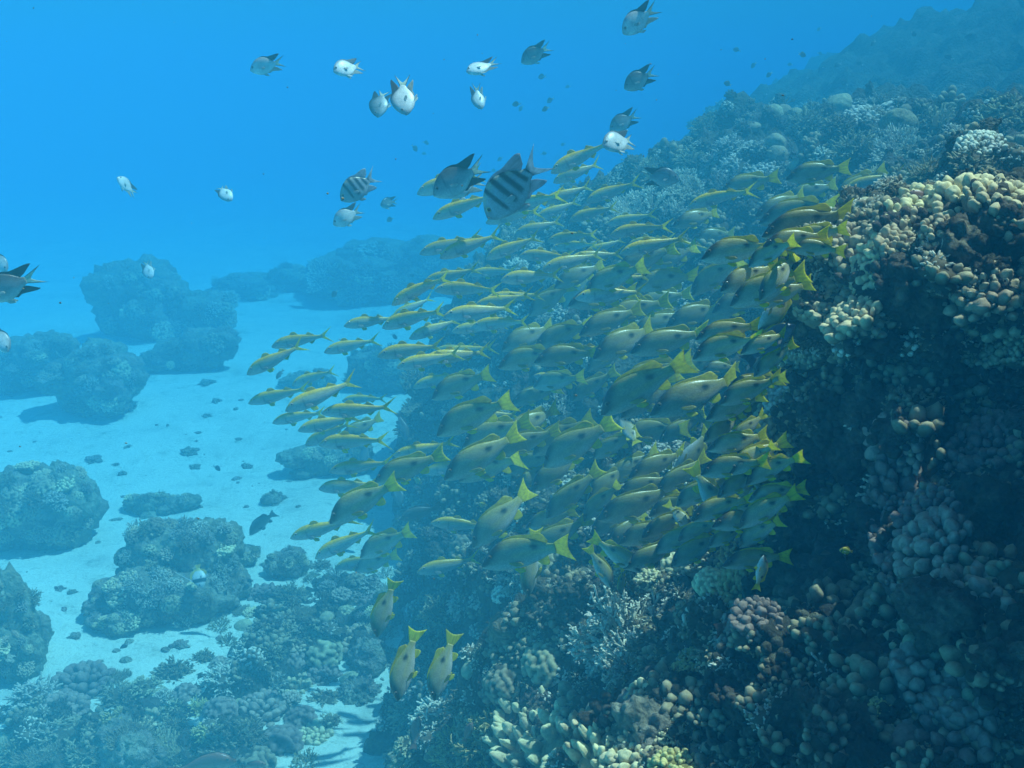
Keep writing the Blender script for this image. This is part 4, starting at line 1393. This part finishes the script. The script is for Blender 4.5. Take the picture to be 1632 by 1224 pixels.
LENGTH = {'goat': 0.26, 'snap': 0.25, 'damsel': 0.13, 'dark': 0.15, 'serg': 0.165, 'chromis': 0.085, 'grey': 0.30, 'soldier': 0.2, 'wrasse': 0.24, 'butter': 0.11, 'banner': 0.16}
NOUN = {'goat': ('goatfish', 'goatfish', 'yellow-backed goatfish'), 'snap': ('snapper', 'snapper', 'yellow-tailed snapper'), 'damsel': ('damselfish', 'damselfish', 'pale damselfish'),
        'dark': ('damselfish', 'damselfish', 'dark-backed damselfish'), 'serg': ('sergeant_fish', 'sergeant fish', 'striped sergeant fish'), 'chromis': ('chromis_fish', 'small fish', 'tiny dark chromis'),
        'grey': ('reef_fish', 'reef fish', 'grey reef fish'), 'soldier': ('soldierfish', 'soldierfish', 'reddish soldierfish'), 'wrasse': ('wrasse', 'wrasse', 'dark wrasse'),
        'butter': ('butterflyfish', 'butterflyfish', 'yellow butterflyfish'), 'banner': ('bannerfish', 'bannerfish', 'pale bannerfish')}
GROUP = {'goat': 'goatfish of the school', 'snap': 'snappers of the school', 'damsel': 'pale damselfish in open water', 'dark': 'dark damselfish in open water', 'serg': 'striped sergeant fish',
         'chromis': 'tiny chromis in the distance', 'grey': 'grey reef fish', 'soldier': 'reddish soldierfish', 'wrasse': 'wrasses', 'butter': 'butterflyfish', 'banner': 'bannerfish'}
rf = random.Random(21)


def fish(kind, hx, hy, tx, ty, yaw=0.0, back=None, bend=None, L=None, d=None, lm=None, label=None, say=None, small=False, roll=None):
    """head and tail tip as picture points; yaw > 0 turns the head towards the viewer (degrees); back: picture direction of the back"""
    L = (L or LENGTH[kind]) * rf.uniform(0.94, 1.06)
    pix = math.hypot(hx - tx, hy - ty)
    ya = math.radians(yaw)
    if d is None:
        d = FPX * L * math.cos(ya) / pix
        # keep clear of the reef behind
        lim = min((hit(x, y)[2] or 99) for x, y in ((hx, hy), (tx, ty), ((hx + tx) / 2, (hy + ty) / 2))) * 0.93 - 0.12
        if d > lim:
            d = lim
    L = d * pix / FPX / math.cos(ya)
    off = 0.5 * L * math.sin(ya)
    H, T = P(hx, hy, d - off), P(tx, ty, d + off)
    ax = (H - T).normalized()
    if back is None:
        up = Vector((0, 0, 1))
        if abs(ax.z) > 0.8:
            up = Vector((-1 if ax.x > 0 else 1, 0, 0.3))
    else:
        up = Vector((back[0], 0, 0)) + UPV * back[1]
    y = up.cross(ax).normalized()
    z = ax.cross(y)
    # a little roll so that no two fish catch the light alike
    R = Matrix((ax, y, z)).transposed().to_4x4() @ Matrix.Rotation(math.radians(rf.uniform(-10, 10) if roll is None else roll), 4, 'X')
    if bend is None:
        bend = rf.choice((-0.6, -0.35, -0.15, 0.0, 0.15, 0.35, 0.6))
    me, parts = fish_parts(kind, bend)
    o = link(NOUN[kind][0], me)
    o.matrix_world = Matrix.Translation((H + T) / 2) @ R @ Matrix.Diagonal((L, L * rf.uniform(0.9, 1.1), L * rf.uniform(0.93, 1.08), 1))
    o['category'] = NOUN[kind][1]
    o['group'] = GROUP[kind]
    for nm, pm in parts:
        if not small or nm in ('tail_fin', 'dorsal_fin'):
            link(nm, pm, o)
    left = hx < tx
    ang = math.degrees(math.atan2(hy - ty, abs(hx - tx)))
    way = ('diving' if ang > 62 else 'nose-up' if ang < -25 else 'swimming %s%s' % ('left' if left else 'right', ' and down' if ang > 22 else ''))
    THINGS.append(dict(o=o, x=(hx + tx) / 2, y=(hy + ty) / 2, desc=say or ('%s %s' % (NOUN[kind][2], way)), lm=lm, label=label, size=pix))
    return o

# the school: goatfish (head x, head y, tail x, tail y)
GOATS = [(664, 307, 772, 275), (689, 347, 800, 305), (774, 354, 868, 328), (877, 274, 978, 224), (882, 289, 964, 259), (795, 338, 907, 300), (854, 347, 930, 319),
         (907, 351, 986, 325), (933, 321, 1023, 286), (865, 322, 951, 295), (967, 356, 1050, 340), (668, 403, 772, 376), (700, 409, 805, 371), (774, 411, 866, 375), (872, 384, 958, 367),
         (827, 407, 920, 408), (863, 428, 969, 403), (932, 402, 1003, 383), (972, 374, 1072, 354), (988, 402, 1105, 378), (675, 448, 770, 430), (624, 485, 720, 430), (692, 461, 808, 458),
         (798, 445, 900, 437), (750, 521, 855, 507), (706, 503, 831, 490), (755, 487, 855, 470), (770, 478, 870, 468), (608, 521, 718, 488), (625, 503, 697, 473), (548, 518, 640, 506),
         (652, 538, 740, 508), (602, 566, 711, 548), (632, 584, 742, 562), (674, 571, 790, 565), (690, 560, 760, 550), (702, 566, 795, 552), (433, 551, 532, 531), (392, 595, 490, 548),
         (516, 560, 609, 540), (396, 641, 498, 617), (465, 613, 540, 586), (455, 652, 576, 606), (433, 673, 528, 652), (512, 656, 635, 652), (545, 638, 622, 632), (476, 684, 580, 664),
         (485, 709, 568, 668), (507, 707, 628, 698), (524, 750, 634, 735), (626, 724, 734, 708), (673, 752, 770, 738), (507, 777, 610, 774), (461, 856, 577, 827), (500, 889, 608, 836),
         (533, 905, 618, 882), (687, 832, 795, 840), (665, 910, 772, 892), (658, 617, 745, 588), (851, 597, 925, 613), (730, 662, 836, 664), (1098, 328, 1206, 296), (1005, 432, 1093, 431),
         (940, 452, 1049, 441), (917, 473, 1040, 466), (939, 450, 1047, 435), (1010, 432, 1095, 428), (873, 565, 985, 550), (1056, 390, 1145, 398), (1345, 303, 1445, 274)]
GOATS += [(720, 527, 812, 515), (748, 437, 830, 428), (820, 372, 902, 352), (905, 413, 1000, 404), (1000, 390, 1080, 378), (880, 395, 960, 385)]
GLM = {(396, 641): 'the leftmost goatfish of the middle row', (461, 856): 'the lower left goatfish', (877, 274): 'the uppermost goatfish', (665, 910): 'the lowest goatfish', (700, 409): 'the goatfish below the big sergeant'}
for g in GOATS:
    k = g[:2]
    lab = {(392, 595): 'leading goatfish of the school, farthest left, nose down over bright sand', (396, 641): 'goatfish at the left tip of the middle row, above the sand',
           (461, 856): 'lowest-left goatfish, swimming over the sand beside a second one', (877, 274): 'topmost goatfish, its snout at the big sergeant and tail behind a white damselfish',
           (665, 910): 'pale lowest goatfish touching a spotted snapper with its tail', (700, 409): 'goatfish with yellow pelvic fin just below and left of the big striped sergeant'}.get(k)
    lm = {(392, 595): 'the leading goatfish', (396, 641): 'the leftmost middle-row goatfish', (461, 856): 'the lowest-left goatfish', (877, 274): 'the topmost goatfish', (665, 910): 'the lowest goatfish'}.get(k)
    fish('goat', *g, yaw=rf.uniform(-8, 10), lm=lm, label=lab)

# the school: snappers (head x, head y, tail x, tail y, yaw)
SNAPS = [(540, 697, 615, 668, 10), (594, 764, 715, 728, -12), (523, 830, 640, 762, 4), (570, 886, 665, 840, -15), (562, 908, 640, 882, -12), (749, 868, 853, 783, -10), (766, 898, 918, 856, 0),
         (686, 632, 790, 590, -6), (693, 690, 825, 627, 0), (735, 708, 852, 668, -12), (705, 759, 840, 692, 0), (728, 764, 845, 712, -10), (850, 613, 935, 600, -20), (907, 636, 988, 590, -6),
         (847, 721, 952, 662, -8), (865, 738, 983, 672, -14), (843, 778, 945, 716, -6), (867, 822, 965, 748, -10), (945, 727, 1015, 690, -25), (928, 829, 993, 760, -14), (935, 792, 1012, 740, -8),
         (942, 567, 1060, 521, 0), (964, 509, 1072, 477, -6), (1059, 517, 1168, 485, 0), (1003, 558, 1138, 528, -4), (1110, 537, 1217, 516, -8), (1104, 568, 1218, 530, 0), (956, 656, 1098, 562, 0),
         (985, 618, 1110, 572, -8), (986, 661, 1100, 592, 8), (1035, 655, 1197, 602, -6), (1117, 588, 1183, 585, 14), (1200, 597, 1273, 545, -10), (1174, 619, 1256, 598, -8), (1124, 665, 1225, 628, 0),
         (1165, 703, 1224, 658, -16), (1213, 526, 1268, 450, -12), (1150, 302, 1243, 281, -8), (1254, 282, 1356, 266, 0), (1330, 316, 1412, 268, -8), (1201, 343, 1300, 308, -6), (1255, 317, 1338, 292, -8),
         (1211, 351, 1338, 322, 0), (1216, 371, 1367, 338, -4), (1215, 390, 1328, 374, -8), (1258, 384, 1352, 362, -10), (1070, 358, 1158, 336, -4), (1103, 378, 1182, 374, -4), (1118, 408, 1242, 389, -4),
         (1257, 394, 1349, 397, 0), (1194, 420, 1272, 380, -10), (1102, 466, 1186, 404, -4), (1145, 461, 1248, 420, 0), (1208, 474, 1285, 402, -10), (1167, 480, 1290, 436, -10), (1201, 484, 1300, 450, -8),
         (1010, 455, 1116, 438, -6), (1010, 487, 1106, 466, -8), (897, 489, 939, 437, -28), (851, 553, 947, 507, -4), (952, 821, 1093, 788, 0), (984, 784, 1080, 763, -8), (1076, 757, 1134, 682, -12),
         (1177, 868, 1252, 820, -18), (1127, 868, 1200, 838, -14), (1160, 615, 1235, 600, -10), (1120, 700, 1196, 660, -12), (1060, 600, 1160, 570, -10), (1145, 640, 1250, 600, -12), (1180, 560, 1262, 530, -12)]
SLAB = {(956, 656): ('largest spotted snapper in the middle of the school, tail raised high', 'the largest middle snapper'),
        (686, 632): None,
        (693, 690): ('big spotted snapper with bright yellow tail lit against the dark gap', 'the bright-tailed left snapper'),
        (952, 821): ('big snapper with a spot and yellow tail above two pale coral heads', 'the big low snapper'),
        (766, 898): ('snapper with raised yellow tail at the bottom of the school, behind the lowest goatfish', 'the lowest snapper'),
        (1211, 351): ('large snapper with a round black spot at the upper right of the school', 'the upper right snapper'),
        (523, 830): ('dark snapper silhouetted over bright sand, nose down, left of the school', 'the dark silhouetted snapper'),
        (1177, 868): ('snapper with a broad yellow tail at the lower right, turned away', 'the turned-away lower right snapper'),
        (1257, 394): ('dark snapper at the right end of the school beside the lobed coral', 'the dark right-end snapper')}
for s in SNAPS:
    t = SLAB.get(s[:2]) or (None, None)
    fish('snap', *s[:4], yaw=s[4] + rf.uniform(-9, 9), label=t[0], lm=t[1])
# fish deeper in the school, seen through the gaps between those in front
rq = random.Random(77)
busy = [((s[0] + s[2]) / 2, (s[1] + s[3]) / 2) for s in SNAPS]
deep = 0
while deep < 46:
    x, y = (rq.uniform(840, 1290), rq.uniform(400, 860)) if deep < 34 else (rq.uniform(1040, 1250), rq.uniform(700, 890))
    if deep >= 34:
        if any(math.hypot(x - a, (y - b) * 1.6) < 34 for a, b in busy):
            continue
    elif x > 1250 - max(0, y - 560) * 0.25 or x < 820 + max(0, 560 - y) * 0.45 or any(math.hypot(x - a, (y - b) * 1.6) < 40 for a, b in busy):
        continue
    ln, an = rq.uniform(88, 118), math.radians(rq.uniform(8, 34))
    fish('snap', x - ln / 2 * math.cos(an), y + ln / 2 * math.sin(an), x + ln / 2 * math.cos(an), y - ln / 2 * math.sin(an), yaw=rq.uniform(-22, 12))
    busy.append((x, y))
    deep += 1
D = dict
for a, kw in [
    ((597, 1015, 629, 918), D(back=(-1, 0.1), roll=-25, bend=0.15, L=0.17, label='diving snapper alone above the head of the sand channel', lm='the lone diving snapper')),
    ((630, 1114, 662, 998), D(back=(-1, 0.3), yaw=8, roll=-30, bend=0.15, L=0.17, label='left of two snappers diving side by side over brown coral', lm='the left diving snapper')),
    ((688, 1114, 725, 1006), D(back=(-1, 0.3), yaw=6, roll=-25, bend=0.0, L=0.17, label='right of two snappers diving side by side over brown coral', lm='the right diving snapper')),
    ((1163, 837, 1099, 738), D(back=(1, 0.35), bend=0.15, label='big snapper diving to the right through the lower school', lm='the right-diving snapper')),
    ((1152, 788, 1156, 708), D(back=(1, 0.2), yaw=-30, bend=0.35)),
    ((1236, 784, 1186, 762), D(yaw=-30)),
    ((1230, 806, 1160, 812), D(yaw=0, bend=0.15)),
    ((1102, 845, 1060, 798), D(back=(1, 0.6), yaw=10)),
    ((1112, 842, 1110, 788), D(back=(-1, 0.2), yaw=-15, roll=-35)),
    ((1040, 862, 1026, 815), D(back=(1, 0.3), yaw=-15, roll=35)),
    ((838, 952, 855, 838), D(back=(-1, 0.1), yaw=-6, roll=-40, label='snapper pointing straight down behind the lowest snapper, half hidden', lm='the straight-down snapper')),
    ((1023, 908, 937, 858), D(yaw=-6, label='snapper heading right and down beside a pale edge-on fish', lm='the right-heading low snapper')),
    ((989, 950, 991, 900), D(back=(-1, 0.1), yaw=-10, roll=-40)),
    ((1220, 885, 1203, 942), D(back=(1, 0.2), yaw=14, label='nose-up snapper with its tail over the yellowish lobed coral', lm='the nose-up snapper')),
    ((1236, 898, 1302, 893), D(yaw=-16, d=1.9)),
    ((1069, 642, 1138, 680), D(back=(0.6, 0.9), yaw=-6, bend=-0.35, label='bluish snapper with an arched back and raised yellow dorsal fin', lm='the arched bluish snapper')),
    ((992, 668, 1018, 716), D(back=(0.9, 0.3), yaw=-40, label='round-looking snapper seen from behind at an angle')),
    ((1029, 675, 1100, 655), D()),
    ((977, 936, 935, 868), D(back=(0.2, -0.3), yaw=0, L=0.2, label='pale snapper seen edge-on, slanting down right', lm='the pale edge-on fish')),
    ((1373, 386, 1440, 362), D(d=2.6)),
    ((1180, 748, 1240, 700), D(yaw=-20)),
]:
    fish('snap', *a, **kw)

# damselfish and sergeants in the open water
for kind, a, kw in [
    ('damsel', (398, 110, 456, 97), D(label='damselfish farthest left of the top row, in open blue water', lm='the top-left damselfish')),
    ('damsel', (531, 112, 581, 103), D(yaw=32, roll=30, label='bright white damselfish right of the top-left one', lm='the bright top damselfish')),
    ('dark', (599, 189, 612, 131), D(back=(-1, 0.1), yaw=15, label='dark damselfish nose-down beside a white one', lm='the dark nose-down damselfish')),
    ('damsel', (644, 187, 641, 115), D(back=(-1, 0.1), yaw=22, roll=0, label='white damselfish nose-down in front of a dark one', lm='the white nose-down damselfish')),
    ('damsel', (742, 113, 797, 103), D(yaw=20, roll=48, label='slender bright damselfish tilted to show its side, above a nose-down one', lm='the slender bright damselfish')),
    ('damsel', (766, 176, 757, 134), D(back=(-1, 0.3), yaw=28, roll=0, label='pale damselfish nose-down under the slender bright one')),
    ('dark', (830, 98, 880, 72), D(label='grey damselfish right of the slender bright one near the top')),
    ('damsel', (991, 51, 1049, 10), D(label='damselfish at the very top edge with white pelvic fin', lm='the top-edge damselfish')),
    ('dark', (994, 139, 1048, 112), D(label='dark damselfish with long fin tips below the top-edge one', lm='the dark upper-right damselfish')),
    ('dark', (971, 206, 1020, 180), D(label='dark damselfish mostly hidden behind a bright white one')),
    ('damsel', (957, 231, 1021, 218), D(yaw=30, d=3.0, roll=30, label='bright white damselfish overlapping a dark one above the school', lm='the bright overlapping damselfish')),
    ('dark', (689, 308, 780, 260), D(label='big dark damselfish with trailing fin tips left of the big sergeant', lm='the big dark damselfish')),
    ('damsel', (700, 306, 779, 284), D(d=3.0, label='pale damselfish almost hidden behind the big dark one')),
    ('serg', (774, 342, 868, 250), D(yaw=-14, roll=-14, label='big striped sergeant fish above the front of the school', lm='the big striped sergeant')),
    ('serg', (541, 316, 607, 278), D(label='small striped sergeant fish left of the school', lm='the small striped sergeant')),
    ('damsel', (530, 356, 581, 332), D(label='grey damselfish directly below the small striped sergeant')),
    ('dark', (607, 326, 631, 320), D(yaw=50, label='narrow bluish damselfish right of the small striped sergeant')),
    ('dark', (1082, 283, 1018, 282), D(label='dark damselfish facing right against the top of the school', lm='the right-facing damselfish')),
    ('damsel', (190, 284, 217, 310), D(yaw=30, roll=30, label='small pale damselfish alone at the far left of open water', lm='the far-left pale damselfish')),
    ('damsel', (368, 323, 346, 287), D(yaw=15, back=(-0.8, 0.5), label='small pale damselfish diving right, alone in open water', lm='the small right-diving damselfish')),
    ('damsel', (240, 446, 231, 411), D(yaw=20, back=(-1, 0.2), label='small pale damselfish nose-down in front of the tall stepped coral block')),
    ('dark', (-32, 470, 68, 440), D(label='big dark damselfish cut by the left edge, tail spread', lm='the big left-edge damselfish')),
    ('damsel', (14, 432, -26, 398), D(yaw=10, back=(0.8, 0.6), label='white damselfish cut by the left edge above the big dark one')),
    ('damsel', (16, 560, -26, 515), D(yaw=10, back=(0.8, 0.6), label='white damselfish cut by the left edge below the big dark one')),
    # single fish of other kinds
    ('wrasse', (1264, 514, 1184, 582), D(back=(-0.8, 0.7), label='dark wrasse with a yellow back edge, nose-up at the right of the school', lm='the yellow-edged wrasse')),
    ('soldier', (1222, 968, 1128, 1002), D(yaw=-8, d=1.72, label='dim reddish-brown fish in the shade beside the yellowish lobed coral', lm='the dim brown fish')),
    ('soldier', (666, 1140, 660, 1192), D(back=(-1, 0.1), yaw=15, label='pinkish fish nose-up over brown coral at the bottom')),
    ('soldier', (752, 1150, 738, 1186), D(back=(-1, 0.1), yaw=10, label='small pinkish fish nose-up beside the yellowish branching coral')),
    ('soldier', (376, 1210, 270, 1224), D(d=3.6, label='pinkish fish facing right, cut by the bottom edge')),
    ('soldier', (424, 1216, 382, 1226), D(d=3.8, label='smaller pinkish fish right of the one at the bottom edge')),
    ('soldier', (1450, 304, 1494, 326), D(d=1.8, L=0.1, back=(0.4, 0.9), label='small orange fish above the near lobed coral', lm='the small orange fish')),
    ('grey', (396, 852, 442, 808), D(label='grey fish nose-down over the sand by the school', lm='the grey sand fish')),
    ('grey', (284, 962, 372, 940), D(L=0.5, label='large brownish grouper in front of the large coral head', lm='the grouper')),
    ('grey', (650, 703, 632, 654), D(back=(1, 0.3), yaw=10, label='hazy grey fish nose-down behind the front of the school')),
    ('grey', (580, 745, 584, 702), D(back=(-1, 0.2), yaw=25, label='hazy grey fish seen end-on behind the front goatfish')),
    ('grey', (640, 806, 626, 762), D(back=(1, 0.3), yaw=20, label='hazy grey fish behind the dark silhouetted snapper')),
    ('grey', (636, 826, 706, 808), D(label='hazy bluish fish low over the sand at the foot of the reef')),
    ('grey', (440, 604, 452, 588), D(d=6.5, back=(-0.7, 0.7), label='small hazy round fish under the leading goatfish')),
    ('grey', (1180, 985, 1100, 1040), D(d=1.9, yaw=-20, L=0.2, label='dim dark fish low in the shade left of the brown fish')),
    ('butter', (258, 1162, 286, 1154), D(d=5.3, label='yellow butterflyfish over the lower left coral garden', lm='the yellow butterflyfish')),
    ('banner', (320, 936, 314, 894), D(d=5.2, back=(-1, 0.3), yaw=20, label='right bannerfish with a long white filament by the large coral head')),
    ('banner', (300, 912, 295, 872), D(d=5.6, back=(-1, 0.3), yaw=30, label='left bannerfish, fainter, by the large coral head')),
    ('butter', (672, 770, 656, 760), D(d=5.6, yaw=20, label='tiny dark-and-yellow fish over the sand gap in the school')),
    ('butter', (762, 803, 779, 806), D(d=4.2, label='tiny yellow fish low in the dark gap under the school')),
    ('butter', (1338, 876, 1362, 880), D(d=1.6, L=0.05, label='tiny yellow fish in the shade of the near wall')),
    ('damsel', (520, 1092, 538, 1084), D(d=5.0, label='small white fish hovering at the end of the sand channel', lm='the small white fish')),
]:
    fish(kind, *a, **kw)
# tiny distant fish
# (picture points)
TINY = [(1306, 46), (1455, 53), (1393, 68), (1277, 87), (1306, 85), (1202, 103), (1260, 103), (1309, 110), (1336, 103), (1371, 102), (1474, 94), (1513, 92), (1473, 114), (1512, 122), (1227, 118),
        (1289, 126), (1347, 133), (1386, 137), (1220, 152), (1202, 174), (1494, 164), (865, 122), (906, 138), (824, 166), (831, 172), (878, 159), (871, 173), (1175, 80), (1161, 134), (1063, 236),
        (898, 230), (866, 245), (999, 244), (678, 227), (660, 235), (677, 245), (798, 253), (788, 272), (623, 349), (648, 453), (658, 440), (534, 467), (627, 536), (98, 1005), (200, 1030),
        (174, 1077), (395, 935), (400, 926), (437, 918), (133, 802), (664, 765), (345, 745)]
for x, y in TINY:
    w = rf.uniform(9, 17) * (1.25 if y > 700 else 1)
    a = rf.uniform(-0.5, 0.9)
    sgn = rf.choice((-1, -1, 1))
    fish('chromis', x + sgn * w / 2 * math.cos(a), y + w / 2 * math.sin(a), x - sgn * w / 2 * math.cos(a), y - w / 2 * math.sin(a), yaw=rf.uniform(-25, 25), small=True, say='tiny dark chromis')

# ---------------------------------------------------------------- labels: each names one thing by its look and its nearest landmark
def label_all():
    marks = [t for t in THINGS if t['lm']]
    for t in THINGS:
        if t['label']:
            t['o']['label'] = t['label']
    todo = [t for t in THINGS if not t['label']]
    ORD = ['nearest', 'second nearest', 'third nearest', 'fourth nearest', 'fifth nearest', 'sixth nearest', 'seventh nearest', 'eighth nearest']
    DIRS = ['right of', 'below and right of', 'below', 'below and left of', 'left of', 'above and left of', 'above', 'above and right of']
    used = set()

    def octant(m, t):
        return int(round(math.atan2(t['y'] - m['y'], t['x'] - m['x']) / (math.pi / 4))) % 8

    table = {}
    for mi, m in enumerate(marks):
        for t in THINGS:
            if t is m or not (0 <= t['x'] <= 1632 and 0 <= t['y'] <= 1224):
                continue
            dd = math.hypot(t['x'] - m['x'], t['y'] - m['y'])
            table.setdefault((mi, octant(m, t), t['desc']), []).append((dd, id(t)))
    for v in table.values():
        v.sort()
    for t in todo:
        best = None
        for mi, m in enumerate(marks):
            o = octant(m, t)
            lst = table.get((mi, o, t['desc']), [])
            r = next((i for i, q in enumerate(lst) if q[1] == id(t)), None)
            if r is None:
                continue
            dd = lst[r][0]
            cost = r * 60 + dd
            if r < len(ORD) and (best is None or cost < best[0]):
                best = (cost, r, o, m)
        if best is None:
            t['o']['label'] = t['desc'] + ', partly outside the picture'
            continue
        _, r, o, m = best
        t['o']['label'] = '%s, %s %s %s' % (t['desc'], ORD[r], DIRS[o], m['lm'])


label_all()

# ---------------------------------------------------------------- the water: one box of even haze
def make_haze():
    s = Vector((0.125, 0.125, 0.125))
    sig_t = (0.27, 0.142, 0.101)
    sig_s = (0.0115, 0.0662, 0.0875)
    dens = 0.40
    c = [a / dens for a in sig_s]
    ab = []
    for t, ss, cc in zip(sig_t, sig_s, c):
        x = (t - ss) / dens / (1 - cc)
        ab.append(max(0.0, 1 - x) ** 2)
    m = bpy.data.materials.new('hazy_sea_water')
    m.use_nodes = True
    nt = m.node_tree
    nt.nodes.clear()
    out = nt.nodes.new('ShaderNodeOutputMaterial')
    v = nt.nodes.new('ShaderNodeVolumePrincipled')
    v.inputs['Color'].default_value = (*c, 1)
    v.inputs['Absorption Color'].default_value = (*ab, 1)
    v.inputs['Density'].default_value = dens
    v.inputs['Anisotropy'].default_value = -0.25
    nt.links.new(v.outputs[0], out.inputs['Volume'])
    x0, x1, y0, y1, z0, z1 = -95, 95, -95, 95, SAND_Z - 2.4, 2.0
    vs = np.array([(x, y, z) for x in (x0, x1) for y in (y0, y1) for z in (z0, z1)])
    fs = np.array([(0, 1, 3, 2), (4, 6, 7, 5), (0, 4, 5, 1), (2, 3, 7, 6), (0, 2, 6, 4), (1, 5, 7, 3)])
    o = link('haze', make_mesh('haze', vs, fs, m, smooth=False))
    o['kind'] = 'stuff'


def make_plankton():
    rs = np.random.RandomState(12)
    V, F = ico(1)
    pcs = []
    for k in range(170):
        d = rs.uniform(0.7, 4.0)
        c = P(rs.uniform(-40, 1400), rs.uniform(-20, 1000), d)
        h = hit(816 + (c.x / d) * FPX, 612 - c.dot(UPV) / d * FPX)[2]
        if h and h < d * 1.1:
            continue
        r = rs.uniform(0.0005, 0.0013)
        v = V * r * np.array([1, rs.uniform(0.5, 1), rs.uniform(0.5, 1)]) + np.array(c[:])
        pcs.append((v, F, np.full_like(v, 0.8)))
    v, f, c = merge(pcs)
    o = link('plankton_specks', make_mesh('plankton_specks', v, f, M_DEAD, c))
    o['kind'] = 'stuff'


make_plankton()
make_haze()
